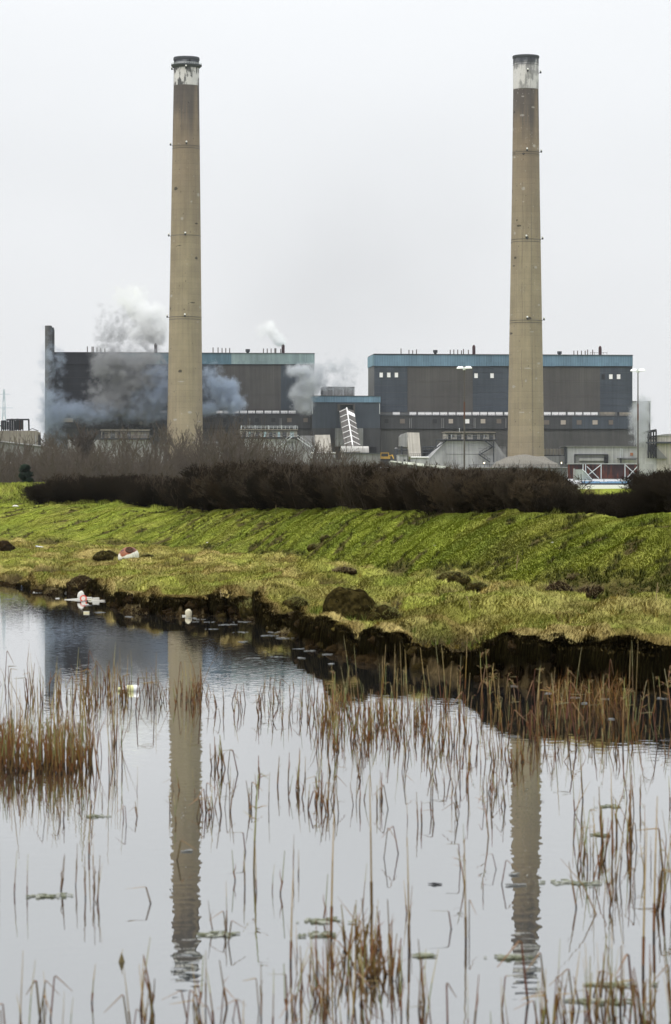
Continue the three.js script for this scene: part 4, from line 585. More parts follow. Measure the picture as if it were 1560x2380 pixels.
// ------------------------------------------------------------------ bare trees, thicket, bushes
function branchGeo(seed, o) {                                  // a branching crown of thin three sided limbs; [trunk, crown]
  const r = rng(seed), trunk = [], pos = [], nor = [];
  const limb = (a, b, ra, rb, sink) => {
    const d = b.clone().sub(a).normalize(), s = Math.abs(d.y) > 0.9 ? V(1, 0, 0) : V(0, 1, 0), u = d.clone().cross(s).normalize(), v = d.clone().cross(u);
    const P = (c, q, k) => { const n = u.clone().multiplyScalar(Math.cos(k * 2.0944)).add(v.clone().multiplyScalar(Math.sin(k * 2.0944))); return [c.clone().add(n.clone().multiplyScalar(q)), n]; };
    for (let k = 0; k < 3; k++) { const [p0, n0] = P(a, ra, k), [p1, n1] = P(a, ra, k + 1), [p2, n2] = P(b, rb, k), [p3, n3] = P(b, rb, k + 1); for (const [p, n] of [[p0, n0], [p1, n1], [p3, n3], [p0, n0], [p3, n3], [p2, n2]]) { pos.push(p.x, p.y, p.z); nor.push(n.x, n.y, n.z); } }
  };
  const grow = (a, dir, len, rad, lv) => {
    let p = a, d = dir.clone(); const n = o.seg[lv] || 2;
    for (let i = 0; i < n; i++) {
      d.add(V(rr(-1, 1, r), rr(-0.6, 1, r) * 0.6, rr(-1, 1, r)).multiplyScalar(o.wander)).add(V(0, o.up, 0)).normalize();
      const q = p.clone().add(d.clone().multiplyScalar(len / n)), r0 = mix(rad, rad * 0.45, i / n), r1 = mix(rad, rad * 0.45, (i + 1) / n);
      if (lv === 0 && o.trunk) trunk.push(bar(p, q, r0, 7, r1)); else limb(p, q, r0, Math.max(r1, o.min));
      if (lv < o.levels) { const kids = o.kids[lv] * (i === n - 1 ? 1.6 : lv === 0 && i < n * o.bare ? 0 : 1); for (let k = 0; k < kids; k++) { const out = V(rr(-1, 1, r), rr(-0.35, 0.8, r), rr(-1, 1, r)).normalize(); grow(p.clone().lerp(q, r()), d.clone().multiplyScalar(0.75).add(out.multiplyScalar(o.spread)).normalize(), len * o.ratio * rr(0.65, 1.15, r), Math.max(o.min, rad * 0.45), lv + 1); } }
      p = q;
    }
  };
  for (let s = 0; s < (o.stems || 1); s++) { const a = r() * 6.28, q = Math.sqrt(r()) * (o.foot || 0); grow(V(Math.cos(a) * q, 0, Math.sin(a) * q), V(Math.cos(a) * (o.lean || 0) * r(), 1, Math.sin(a) * (o.lean || 0) * r()).normalize(), o.len * rr(0.8, 1.1, r), o.rad, 0); }
  const g = new THREE.BufferGeometry(); g.setAttribute('position', new THREE.Float32BufferAttribute(pos, 3)); g.setAttribute('normal', new THREE.Float32BufferAttribute(nor, 3)); g.setAttribute('uv', new THREE.Float32BufferAttribute(new Float32Array(pos.length / 3 * 2), 2));
  return [trunk.length ? merge(trunk) : null, g];
}
{
  const kinds = [];
  for (let i = 0; i < 4; i++) kinds.push(branchGeo(100 + i, { trunk: true, levels: 3, seg: [7, 4, 3, 2], kids: [1.7, 1.25, 1.0], bare: 0.3, wander: 0.16, up: 0.14, spread: i % 2 ? 0.75 : 0.55, ratio: 0.42, len: 8, rad: i === 1 ? 0.17 : 0.13, min: 0.028 }));
  kinds.push(branchGeo(131, { trunk: true, levels: 4, seg: [4, 4, 3, 3, 2], kids: [1.8, 1.5, 1.5, 1.2], bare: 0.3, wander: 0.2, up: 0.16, spread: 0.7, ratio: 0.62, len: 4.6, rad: 0.24, min: 0.03 }));
  const proto = {};
  function tree(px, top, D, kind, bark, label, group) {
    D *= 2.1; top -= 14; const key = kind + (bark === M.paleBark ? 'p' : ''), p = at(px, 1190, D); p.y = heightXZ(p.x, p.z) - 0.1; let t;
    const h = EYE + (CY - top) * D / F - p.y;
    if (proto[key]) { t = copyOf(proto[key], label, group); } else {
      t = thing('bare_tree', label, 'tree', V(0, 0, 0), 0, group); mesh('trunk', kinds[kind][0], bark, t); mesh('crown', kinds[kind][1], bark === M.paleBark ? M.twig : M.twig, t); proto[key] = t;
      kinds[kind][1].computeBoundingBox(); kinds[kind].h = kinds[kind][1].boundingBox.max.y;
    }
    t.position.copy(p); t.rotation.y = R() * 6.3; t.scale.setScalar(h / kinds[kind].h * 1.0); t.userData.label = label; if (group) t.userData.group = group; else delete t.userData.group;
  }
  tree(208, 985, 330, 4, M.bark, 'dark bare tree with a forked trunk and round crown, tallest before the coal gallery');
  tree(457, 972, 420, 2, M.bark, 'tall slender bare tree standing against the foot of the gallery chimney');
  tree(173, 1020, 350, 1, M.paleBark, 'bare tree with a straight pale trunk beside the dark forked tree');
  tree(413, 1035, 300, 3, M.paleBark, 'pale trunked leafless birch rising out of the dark bushes below the gallery chimney');
  tree(594, 1010, 330, 0, M.bark, 'first of two thin bare trees before the pale zigzag stair');
  tree(630, 1006, 340, 2, M.bark, 'second of two thin bare trees before the pale zigzag stair, nearer the stair');
  tree(249, 1018, 360, 3, M.bark, 'thin forked bare tree under the beige cabin row');
  tree(740, 1030, 300, 0, M.bark, 'spindly bare tree rising before the white low wall and beige chute');
  for (const [x, top, D, k, b] of [[3, 1010, 380, 0], [18, 1022, 420, 1], [33, 1018, 360, 3], [62, 1025, 400, 2], [84, 1020, 430, 0], [105, 1016, 370, 3, 1], [128, 1012, 390, 1], [150, 1024, 440, 2]]) tree(x, top, D, k, b ? M.paleBark : M.bark, 'thin bare tree in the row before the long coal gallery', 'thin bare trees before the coal gallery');
  for (const [x, top, D, k, b] of [[232, 1010, 420, 0], [272, 1012, 390, 2], [290, 1004, 430, 1], [310, 1000, 380, 0], [328, 1006, 400, 3], [346, 996, 370, 2], [364, 1000, 420, 1], [382, 992, 390, 0], [400, 1006, 360, 2], [430, 990, 400, 3], [444, 1004, 350, 0]]) tree(x, top, D, k, M.bark, 'thin bare tree in the dense stand between the forked tree and the gallery chimney', 'bare trees between the forked tree and the gallery chimney');
  for (const [x, top, D, k] of [[480, 1000, 380, 1], [497, 1012, 350, 0], [512, 1006, 400, 2], [530, 1014, 370, 3], [548, 1008, 340, 0], [566, 1018, 360, 2], [657, 1016, 350, 1]]) tree(x, top, D, k, M.bark, 'thin bare tree between the gallery chimney and the pale zigzag stair', 'bare trees between chimney and stair');
  // undergrowth among the trees
  const sc = [0, 1].map((i) => branchGeo(200 + i, { levels: 2, seg: [3, 3, 2], kids: [2.4, 2], bare: 0, wander: 0.3, up: 0.12, spread: 0.8, ratio: 0.5, len: 3.0, rad: 0.035, min: 0.012, stems: 9, foot: 1.2, lean: 0.5 }));
  const n = 170, im = new THREE.InstancedMesh(sc[0][1], M.twig, n), mt = new THREE.Matrix4(), q = new THREE.Quaternion(), r = rng(31);
  for (let i = 0; i < n; i++) { const px = r() < 0.75 ? rr(-30, 480, r) : rr(440, 760, r), D = rr(520, 700, r), p = at(px, 1190, D); p.y = heightXZ(p.x, p.z) - 0.2; const s = 2.1 * rr(0.7, 1.35, r) * (px > 480 ? 1.25 : 1); q.setFromAxisAngle(V(0, 1, 0), r() * 6.3); mt.compose(p, q, V(s, s * rr(0.8, 1.25, r), s)); im.setMatrixAt(i, mt); }
  im.name = numbered('undergrowth'); im.castShadow = true; scene.add(im); tag(im, 'tangle of leafless undergrowth beneath the bare trees', 'undergrowth', null, 'stuff');
  // one small evergreen
  { const p = at(62, 1190, 300); p.y = heightXZ(p.x, p.z); const t = thing('evergreen_tree', 'small dark ragged evergreen beside the lower gallery wall', 'tree', p), g = [], r2 = rng(9), lobes = Array.from({ length: 13 }, () => [rr(-0.75, 0.75, r2), rr(0.7, 3.2, r2), rr(-0.5, 0.5, r2), rr(0.22, 0.5, r2)]); for (let i = 0; i < 3200; i++) { const l = lobes[i % 13], th = 1 - (l[1] - 0.7) / 3.4, a = r2() * 6.28, e = Math.acos(2 * r2() - 1), q2 = l[3] * Math.cbrt(r2()), L = 0.12; const c = V(l[0] * th + Math.cos(a) * Math.sin(e) * q2 * 1.3, l[1] + Math.cos(e) * q2 * 0.8, l[2] * th + Math.sin(a) * Math.sin(e) * q2); g.push(c.x - L, c.y - 0.08, c.z, c.x + L * 0.4, c.y + 0.05, c.z + L * 0.5, c.x + rr(-L, L, r2), c.y + 0.1, c.z - L); } const b = new THREE.BufferGeometry(); b.setAttribute('position', new THREE.Float32BufferAttribute(g, 3)); b.computeVertexNormals(); mesh('trunk', bar(V(0, 0, 0), V(0, 3.2, 0), 0.09, 6, 0.02), M.bark, t); mesh('crown', b, std(lin(0.022, 0.034, 0.024), { side: THREE.DoubleSide, specularIntensity: 0 }), t); }
}
{
  const opt = { levels: 3, seg: [4, 3, 3, 2], kids: [2.6, 2.1, 1.8], bare: 0, wander: 0.34, up: 0.05, spread: 0.95, ratio: 0.5, len: 1.55, rad: 0.03, min: 0.0075, stems: 12, foot: 0.45, lean: 1.0 };
  const bg = [0, 1, 2].map((i) => { const g = branchGeo(300 + i, opt)[1]; g.computeBoundingBox(); return g; }), topY = curve([[390, 1128], [430, 1122], [470, 1096], [500, 1082], [560, 1074], [600, 1078], [640, 1082], [700, 1088], [760, 1082], [800, 1086], [860, 1074], [920, 1078], [980, 1090], [1040, 1086], [1100, 1090], [1160, 1088], [1230, 1086], [1250, 1092], [1285, 1112], [1360, 1125], [1380, 1136]]);
  const mt = new THREE.Matrix4(), q = new THREE.Quaternion(), r = rng(61), put = [[], [], []];
  const place = (px, back, top, i) => { const D = crestD(px) + back, p = at(px, 1190, D); p.y = height(px, D) - 0.1; const h = EYE + (CY - top) * D / F - p.y; if (h < 0.2) return; const s = h / bg[i].boundingBox.max.y, w = s * rr(0.9, 1.3, r); q.setFromAxisAngle(V(0, 1, 0), r() * 6.3); put[i].push(mt.compose(p, q, V(w, s, w)).clone()); };
  for (let k = 0; k < 600; k++) { const px = rr(395, 1285, r), back = rr(0.5, 11, r); place(px, back, topY(px) + rr(-12, 46, r) * (back < 3 ? 1.3 : 0.6) + (back < 2 ? 16 : 0), k % 3); }
  const all = put.map((l, i) => { const m = new THREE.InstancedMesh(bg[i], M.bushMany, l.length), c = new THREE.Color(); l.forEach((x, k) => { m.setMatrixAt(k, x); const t = Math.pow(r(), 2.6) * 2.2 + 0.6, o = r(); m.setColorAt(k, c.setRGB(t * mix(1, 1.12, o), t, t * mix(0.95, 0.8, o))); }); return m; });
  all.forEach((m, i) => { m.name = numbered('thicket'); m.castShadow = true; scene.add(m); tag(m, ['dense dark leafless thicket along the crest of the grass bank', 'dark thorny growth woven through the long thicket on the crest', 'finer dark twigs mixed through the long thicket on the crest'][i], 'thicket', null, 'stuff'); });
  { // thin shoots that stick up out of the thicket
    const g = branchGeo(360, { levels: 2, seg: [6, 4, 3], kids: [1.2, 1.2], bare: 0.35, wander: 0.2, up: 0.10, spread: 0.7, ratio: 0.36, len: 2.2, rad: 0.02, min: 0.009, stems: 7, foot: 0.8, lean: 0.6 })[1]; g.computeBoundingBox();
    const n = 190, m = new THREE.InstancedMesh(g, std(lin(0.075, 0.060, 0.045), { specularIntensity: 0 }), n), hh = g.boundingBox.max.y;
    for (let i = 0; i < n; i++) { const px = i % 9 ? rr(395, 1275, r) : rr(95, 395, r), D = crestD(px) + rr(0.8, 8, r), p = at(px, 1190, D); p.y = height(px, D) - 0.1; const top = (px < 395 ? 1108 : topY(px)) - rr(2, 24, r) * (r() < 0.5 ? 1 : 0.4), k = (EYE + (CY - top) * D / F - p.y) / hh; q.setFromAxisAngle(V(0, 1, 0), r() * 6.3); m.setMatrixAt(i, mt.compose(p, q, V(k, k, k))); }
    m.name = numbered('thicket'); m.castShadow = true; scene.add(m); tag(m, 'pale thin shoots sticking up out of the long dark thicket', 'thicket', null, 'stuff');
  }
  // bushes that stand apart
  function bushThing(label, spots, group) { const a = spots[0], D0 = crestD(a[0]) + a[1], b = at(a[0], 1190, D0); b.y = height(a[0], D0); const t = thing('bush', label, 'bush', b, 0, group); spots.forEach(([px, back, top, w], i) => { const D = crestD(px) + back, p = at(px, 1190, D); p.y = height(px, D) - 0.08; const g = bg[i % 3], h = EYE + (CY - top) * D / F - p.y, s = h / g.boundingBox.max.y, o = mesh('branches', g, M.bush, t); o.position.copy(p.sub(b)); o.scale.set(s * w, s, s * w); o.rotation.y = r() * 6.3; }); return t; }
  const spread = (x0, x1, n, b0, b1, f) => Array.from({ length: n }, (_, i) => { const px = mix(x0, x1, (i + 0.5) / n) + rr(-6, 6, r); return [px, rr(b0, b1, r), f(px) + rr(-2, 12, r), rr(1.0, 1.5, r)]; });
  bushThing('low dark bush standing apart on the grass at the end of the thicket', spread(88, 225, 22, 0.6, 4, (x) => 1094 + Math.abs(x - 185) * 0.34 + 16 * (noise(x * 0.09, 3) - 0.3)));
  bushThing('rounded dark bush between the low lone bush and the long thicket', spread(228, 400, 30, 0.6, 6, (x) => 1092 + Math.abs(x - 300) * 0.12 + 14 * noise(x * 0.07, 9)));
  bushThing('thin low bush in the gap before the white wall and blue trough', spread(1330, 1520, 34, 1, 6, (x) => 1136 + 10 * noise(x * 0.1, 4)));
  bushThing('big dark bush beside the floodlight mast at the end of the thicket', spread(1538, 1670, 28, 1, 7, (x) => 1082 + Math.max(0, 1505 - x) * 0.8));
}

// ------------------------------------------------------------------ grass
{
  function tuftGeo(seed, n, h, w, lean) { const r = rng(seed), p = [], nn = []; for (let i = 0; i < n; i++) { const a = r() * 6.28, q = r() * 0.07, x = Math.cos(a) * q, z = Math.sin(a) * q, b = r() * 6.28, H = h * rr(0.5, 1.1, r), L = H * lean * rr(0.3, 1.2, r), c = r() * 6.28; p.push(x - Math.cos(c) * w, -0.01, z - Math.sin(c) * w, x + Math.cos(c) * w, -0.01, z + Math.sin(c) * w, x + Math.cos(b) * L, H, z + Math.sin(b) * L); for (let k = 0; k < 3; k++) nn.push(Math.cos(b) * 0.3, 0.95, Math.sin(b) * 0.3); } const g = new THREE.BufferGeometry(); g.setAttribute('position', new THREE.Float32BufferAttribute(p, 3)); g.setAttribute('normal', new THREE.Float32BufferAttribute(nn, 3)); return g; }
  function sow(name, label, geo, n, seed, pick) {
    const r = rng(seed), q = new THREE.Quaternion(), m = new THREE.Matrix4(), c = new THREE.Color(), up = V(0, 1, 0), p = V(), sc = V(), im = new THREE.InstancedMesh(geo, std(lin(1, 1, 1), { side: THREE.DoubleSide, roughness: 0.9, specularIntensity: 0 }), n);
    let made = 0;
    for (let i = 0; i < n; i++) { const s = pick(r); if (!s) continue; const [g, k, col] = s; q.setFromAxisAngle(up, geo.turn ? (r() - 0.5) * 1.2 : r() * 6.28); p.set(g[0], g[1], g[2]); sc.set(k * rr(0.8, 1.3, r), k * rr(0.7, 1.3, r), k * rr(0.8, 1.3, r)); im.setMatrixAt(made, m.compose(p, q, sc)); im.setColorAt(made, c.setRGB(...col)); made++; }
    im.count = made; im.name = numbered(name); im.castShadow = im.receiveShadow = true; scene.add(im); tag(im, label, 'grass', null, 'stuff');
  }
  function fringeGeo(seed, n) { const r = rng(seed), p = [], nn = []; for (let i = 0; i < n; i++) { const a = r() * 6.28, q = 0.09 * r(), x = Math.cos(a) * q, z = Math.sin(a) * q, b = (r() - 0.5) * 2.2 + 1.57, L = rr(0.03, 0.10, r), w = 0.0045, m = [x + Math.cos(b) * L * 0.6, 0.035 * r(), z + Math.sin(b) * L * 0.6], t = [x + Math.cos(b) * L, -rr(0.04, 0.30, r) * r(), z + Math.sin(b) * L]; p.push(x - w, 0, z, x + w, 0, z, ...m, m[0] - w, m[1], m[2], m[0] + w, m[1], m[2], ...t); for (let k = 0; k < 6; k++) nn.push(0, 0.85, 0.5); } const g = new THREE.BufferGeometry(); g.setAttribute('position', new THREE.Float32BufferAttribute(p, 3)); g.setAttribute('normal', new THREE.Float32BufferAttribute(nn, 3)); g.turn = true; return g; }
  const PX = (r) => rr(-60, 1620, r), flat = (r, px) => { const a = shoreD(px) + 1.8, b = footD(px); return ground.at(px, 1, clamp((1 / mix(1 / a, 1 / b, r()) - a) / (b - a), 0, 0.999)); };
  const shade = (g, k) => [g[3] * k, g[4] * k, g[5] * k];
  const edge = (r, px, lo, hi) => { const s = rr(lo, hi, r), rj = (s + 1.2) / 0.075 - 235; return ground.at(px, 3, rj); };
  sow('grass', 'short rough grass on the near bank and flat ground behind the pond', tuftGeo(1, 12, 0.040, 0.005, 0.9), 250000, 11, (r) => { const px = PX(r), g = r() < 0.1 ? edge(r, px, 0.7, 1.75) : flat(r, px); if (g[6] > 0.5 && r() < 0.85) return null; return [g, 0.5 + 0.8 * r() * r() - 0.003 * g[2] + (g[3] > g[4] ? 0.35 * r() : 0), shade(g, 1.05 + 0.5 * r())]; });
  sow('grass', 'close cropped green grass on the slope of the embankment', tuftGeo(2, 12, 0.026, 0.005, 0.9), 230000, 12, (r) => { const g = ground.at(PX(r), 2, r() * 0.999); if (g[6] > 0.5 && r() < 0.85) return null; return [g, 0.7 + 0.5 * r(), shade(g, 1.05 + 0.4 * r())]; });
  sow('grass', 'grass on the higher ground beyond the lone low bush', tuftGeo(3, 9, 0.10, 0.012, 0.7), 14000, 13, (r) => { const g = ground.at(rr(-60, 420, r), 3, 19 * r()); return [g, 1 + r(), shade(g, 1.2)]; });
  sow('grass', 'long dry grass hanging over the edge of the earth bank', fringeGeo(4, 18), 26000, 14, (r) => { const px = r() < 0.5 ? PX(r) : rr(600, 1620, r), k = fbm(px * 0.03, 3, 0, 3); const g = edge(r, px, 0.42, 0.95), dk = r(), v = 0.6 + 0.9 * fbm(px * 0.06, 9, 0, 3); return [g, rr(0.3, 1.3, r) * (0.5 + k), [mix(0.05, 0.23, dk * dk) * v, mix(0.038, 0.175, dk * dk) * v, mix(0.016, 0.06, dk * dk) * v]]; });
  sow('weeds', 'dark tussocks and weeds scattered over the embankment', tuftGeo(5, 26, 0.13, 0.009, 0.8), 5200, 15, (r) => { const g = ground.at(PX(r), 2, r() * 0.999); if (g[6] < 0.2) return null; const k = r(); return [g, rr(0.4, 1.1, r), [0.055 + 0.03 * k, 0.060 + 0.03 * k, 0.018]]; });
  sow('weeds', 'taller coarse tufts dotted over the flat ground by the pond', tuftGeo(6, 22, 0.19, 0.006, 0.8), 1700, 16, (r) => { const px = PX(r), g = flat(r, px); if (fbm(g[0] * 0.5 + 3, g[2] * 0.3, 0, 3) < 0.5) return null; const k = r(); return [g, rr(0.35, 1.0, r), r() < 0.4 ? [0.11, 0.15, 0.025] : [0.17 + 0.14 * k, 0.13 + 0.10 * k, 0.045]]; });
  // slumped lumps of earth and turf along the water's edge, past counting
  const r = rng(55), lumps = []; for (let v = 0; v < 5; v++) { const g = new THREE.SphereGeometry(1, 26, 18); noisy(g, 0.42, 1.5, v * 3); noisy(g, 0.18, 4.5, v * 7); g.scale(1, 0.8, 0.8); noisy(g, 0.10, 11, v * 5); lumps.push(uvBox(g)); }
  const parts = []; for (let i = 0; i < 420; i++) { const px = PX(r), sv = Math.pow(r(), 1.3), k = fbm(px * 0.02 + 7, 2, 0, 3); if (k < 0.36) continue; const g = edge(r, px, 0.0, 0.75), z = rr(0.03, 0.13, r) * (0.4 + k), q = lumps[i % 5].clone(); const c = mixc([0.020, 0.014, 0.008], r() < 0.4 ? [0.12, 0.10, 0.032] : [0.060, 0.042, 0.022], r() * sv), C = new Float32Array(q.attributes.position.count * 3); for (let n = 0; n < C.length; n += 3) C.set(c, n); q.setAttribute('color', new THREE.BufferAttribute(C, 3)); q.rotateY(r() * 6.28); q.scale(z * rr(0.8, 1.9, r), z, z); q.translate(g[0], Math.max(0.01, g[1] - z * 0.4), g[2]); parts.push(q); }
  tag(mesh('bank_earth', merge(parts), new THREE.MeshPhysicalMaterial({ vertexColors: true, color: lin(1.7, 1.7, 1.7), map: soilT, roughness: 1, specularIntensity: 0 })), 'slumped dark earth and turf along the foot of the pond bank', null, null, 'stuff');
}

// ------------------------------------------------------------------ clods, litter and other small things on the bank
function clod(label, px, py, w, h, seed, mat = M.soil, cat = 'earth clod', name = 'earth_clod', sit) {
  const d = sit || (() => { let a = shoreD(px) - 0.5, b = crestD(px) + 2; for (let i = 0; i < 400; i++) { const q = mix(a, b, i / 400); if (CY + (EYE - height(px, q)) * F / q <= py) return q; } return b; })();
  const k = d / F, p = at(px, 1190, d); p.y = Math.max(-0.05, heightXZ(p.x, p.z)) - 0.02;
  const g = new THREE.SphereGeometry(1, 40, 26); g.scale(w * k / 2, h * k * 0.85, w * k * 0.42); noisy(g, Math.min(w, h) * k * 0.30, 1.6 / (h * k + 0.02) * 0.5, seed); noisy(g, Math.min(w, h) * k * 0.16, 4 / (h * k + 0.02) * 0.6, seed + 5);
  const t = thing(name, label, cat, p); mesh(name === 'stone' ? 'stone_body' : 'earth', uvBox(g), mat, t);
  if (name !== 'stone') {
    const r = rng(seed * 13 + 1), v = [], n = []; for (let i = 0; i < 420; i++) { const a = r() * 6.28, e = Math.pow(r(), 0.6) * 1.4, x = Math.sin(e) * Math.cos(a) * w * k / 2, z = Math.sin(e) * Math.sin(a) * w * k * 0.42, y = Math.cos(e) * h * k * 0.85, L = 0.05 + 0.09 * r(), b = r() * 6.28, s = 0.006; v.push(x - s, y, z, x + s, y, z + s, x + Math.cos(b) * L * 0.8, y + L * rr(-0.5, 0.9, r), z + Math.sin(b) * L * 0.8); for (let q = 0; q < 3; q++) n.push(0, 0.9, 0.3); }
    const gg = new THREE.BufferGeometry(); gg.setAttribute('position', new THREE.Float32BufferAttribute(v, 3)); gg.setAttribute('normal', new THREE.Float32BufferAttribute(n, 3)); mesh('turf', gg, std(mat === M.turfSoil ? lin(0.12, 0.115, 0.03) : lin(0.11, 0.085, 0.035), { side: THREE.DoubleSide }), t);
  }
  return t;
}
clod('big dark overhanging tussock of earth on the near bank', 812, 1444, 128, 86, 1, M.turfSoil);
clod('dark earth tussock leaning beside the biggest overhanging tussock', 890, 1440, 90, 40, 11, M.turfSoil);
clod('round dark clod jutting into the water below the white post stump', 322, 1440, 72, 26, 2);
clod('dark rounded earth block on the bank above the white litter', 195, 1376, 74, 36, 3);
clod('low dark clod standing in the shallows beside the white litter', 122, 1388, 40, 18, 4);
clod('dark churned mound of earth below the slope, the one with a ragged top', 1300, 1378, 72, 30, 5);
clod('large bare clod of dark earth below the slope', 1376, 1392, 88, 36, 6);
clod('dark weedy mound on the flat ground between two hollows', 1052, 1352, 84, 26, 7, M.turfSoil);
clod('small dark mound in a line of three at the foot of the slope', 1338, 1344, 40, 9, 8);
clod('weedy clump of dark earth before the dark weedy mound', 1108, 1370, 56, 20, 9, M.turfSoil);
clod('brown earth mound on the grass at the edge of the picture', 8, 1279, 56, 24, 10);
clod('rounded mossy mound beside the rusty buoy', 246, 1297, 60, 20, 12, M.turfSoil);
clod('small mossy mound on the far side of the rusty buoy', 342, 1297, 36, 11, 13, M.turfSoil);
clod('dark flat mud lump lying at the water edge before the reeds', 676, 1494, 80, 20, 14);
clod('small dark mud lump in the shallows near the flat one', 592, 1488, 44, 18, 15);
clod('dark hollowed clod under the edge of the bank, beside the pale flecks', 690, 1420, 60, 30, 16, M.turfSoil);
clod('crumbling dark patch of bank beside the dark hollowed clod', 600, 1424, 90, 34, 17, M.turfSoil);
clod('dark tuft of turned earth halfway up the embankment', 757, 1255, 28, 12, 18, M.turfSoil);
clod('second dark tuft of turned earth lower on the embankment', 732, 1275, 34, 12, 19, M.turfSoil);
clod('dark ragged clod in the hollow at the foot of the slope', 800, 1330, 60, 14, 20);
clod('pale rounded stone lying on the crest before the thicket', 1003, 1189, 22, 11, 21, M.stone, 'stone', 'stone');
const waterAt = (px, py) => at(px, py, 15400 / (py - 1190));
function onGround(px, py) { let a = shoreD(px), b = crestD(px) + 2; for (let i = 0; i < 800; i++) { const q = mix(a, b, i / 800); if (CY + (EYE - height(px, q)) * F / q <= py) { const p = at(px, 1190, q); p.y = height(px, q); return p; } } const p = at(px, 1190, b); p.y = height(px, b); return p; }
{ // rusty buoy
  const p = onGround(299, 1298), k = -p.z / F, t = thing('mooring_buoy', 'white metal buoy with a rusty top lying half sunk in the grass', 'buoy', p.clone().setY(p.y + 4 * k)), rad = 25 * k;
  const rt = tex(256, 256, (u, v) => { const a = smooth(0.60, 0.66, v + 0.35 * (fbm(u * 7, v * 7, 0, 4) - 0.5)), b = smooth(0.52, 0.6, fbm(u * 12 + 3, v * 12, 0, 4)) * a, s = smooth(0.58, 0.66, fbm(u * 40, v * 6, 0, 3)) * 0.4; const w = [0.86, 0.86, 0.80], o = [0.52, 0.29, 0.15], dk = [0.30, 0.14, 0.08]; return w.map((x, i) => mix(mix(mix(x, 0.62, s), o[i], a), dk[i], b)); });
  const g = new THREE.SphereGeometry(rad, 36, 24); g.scale(1, 0.86, 0.9); noisy(g, rad * 0.03, 3 / rad * 0.4, 2); mesh('shell', g, new THREE.MeshStandardMaterial({ map: rt, roughness: 0.6 }), t).rotation.set(0.12, 0.4, 0.3);
  const c = new THREE.CylinderGeometry(rad * 0.36, rad * 0.40, rad * 0.12, 20); c.translate(0, rad * 0.84, 0); const cm = mesh('hatch', c, std(lin(0.06, 0.03, 0.02)), t); cm.rotation.set(0.75, 0, -0.15); const ew = new THREE.TorusGeometry(rad * 0.16, rad * 0.035, 6, 14); ew.translate(0, rad * 1.0, 0); mesh('lifting_eye', ew, std(lin(0.14, 0.055, 0.03)), t).rotation.set(0.75, 0, -0.15);
}
function litter(name, label, cat, px, py, build, lift = 0) { const p = waterAt(px, py); p.y = lift; const t = thing(name, label, cat, p); build(t, -p.z / F); return t; }
const rbox = (w, h, d, r = 0.2) => { const g = new RoundedBoxGeometry(w, h, d, 2, Math.min(w, h, d) * r); return uvBox(g); };
const rope = (pts, r, n = 8) => new THREE.TubeGeometry(new THREE.CatmullRomCurve3(pts.map((p) => V(...p))), 24, r, n);
litter('foam_block', 'white lump of foam with one upright knob, longest piece of the floating litter', 'litter', 171, 1394, (t, k) => { const a = noisy(rbox(44 * k, 6 * k, 14 * k), 2.2 * k, 9, 1); { const p = a.attributes.position; for (let i = 0; i < p.count; i++) { const u = p.getX(i) / (44 * k) + 0.5; p.setY(i, p.getY(i) * (0.35 + 0.9 * u)); } } const b = noisy(new THREE.SphereGeometry(9 * k, 20, 14), 2 * k, 10, 2); b.scale(0.9, 1.35, 0.8); b.translate(18 * k, 8 * k, 0); mesh('flat_end', a, M.foam, t); mesh('upright_knob', b, M.foam, t); });
litter('tin_lid', 'round red and white tin lid floating among the white litter', 'litter', 194, 1396, (t, k) => { const g = new THREE.CylinderGeometry(8 * k, 8 * k, 2 * k, 24); g.rotateX(1.25); mesh('rim', g, std(lin(0.55, 0.08, 0.05)), t).position.y = 4 * k; const c = new THREE.CylinderGeometry(5.2 * k, 5.2 * k, 2.4 * k, 20); c.rotateX(1.25); mesh('disc', c, M.foam, t).position.y = 4 * k; }, 0.01);
litter('plastic_tray', 'yellow plastic tray tipped up behind the white litter', 'litter', 220, 1384, (t, k) => { const g = new THREE.LatheGeometry([[0.01, 0], [8, 0.5], [11, 4], [12, 4.2]].map(([x, y]) => new THREE.Vector2(x * k, y * k)), 20); g.scale(1, 1, 0.6); g.rotateX(0.6); mesh('tray', g, std(lin(0.62, 0.42, 0.10), { side: THREE.DoubleSide }), t).position.y = 2 * k; }, 0.03);
litter('foam_slab', 'flat white foam slab floating nearest the clod end of the litter', 'litter', 229, 1397, (t, k) => { const g = noisy(rbox(34 * k, 5 * k, 12 * k), 1.5 * k, 14, 7); mesh('slab', g, M.foam, t); const h = noisy(rbox(16 * k, 6 * k, 8 * k), 1.2 * k, 14, 8); h.translate(-6 * k, 5 * k, -2 * k); mesh('broken_edge', h, M.foam, t); });
litter('foam_slab', 'small grey white foam slab between the tin lid and the yellow tray', 'litter', 205, 1391, (t, k) => mesh('slab', noisy(rbox(18 * k, 6 * k, 10 * k), 1.5 * k, 14, 9), M.foam, t));
litter('foam_chip', 'cream foam chip lying against the dark clod above the litter', 'litter', 147, 1378, (t, k) => mesh('chip', noisy(rbox(15 * k, 5 * k, 8 * k), 1.2 * k, 14, 10), M.foam, t), 0.02);
litter('foam_chip', 'tiny white chip floating left of the long foam lump', 'litter', 134, 1391, (t, k) => mesh('chip', noisy(rbox(9 * k, 3 * k, 6 * k), 0.8 * k, 14, 20), M.foam, t));
litter('plastic_wrap', 'crumpled pale wrapper between the tin lid and the flat slab', 'litter', 212, 1396, (t, k) => { const g = noisy(new THREE.SphereGeometry(6 * k, 18, 12), 3 * k, 9, 21); g.scale(1.3, 0.45, 0.8); mesh('wrapper', g, std(lin(0.48, 0.46, 0.36)), t); }, 0.01);
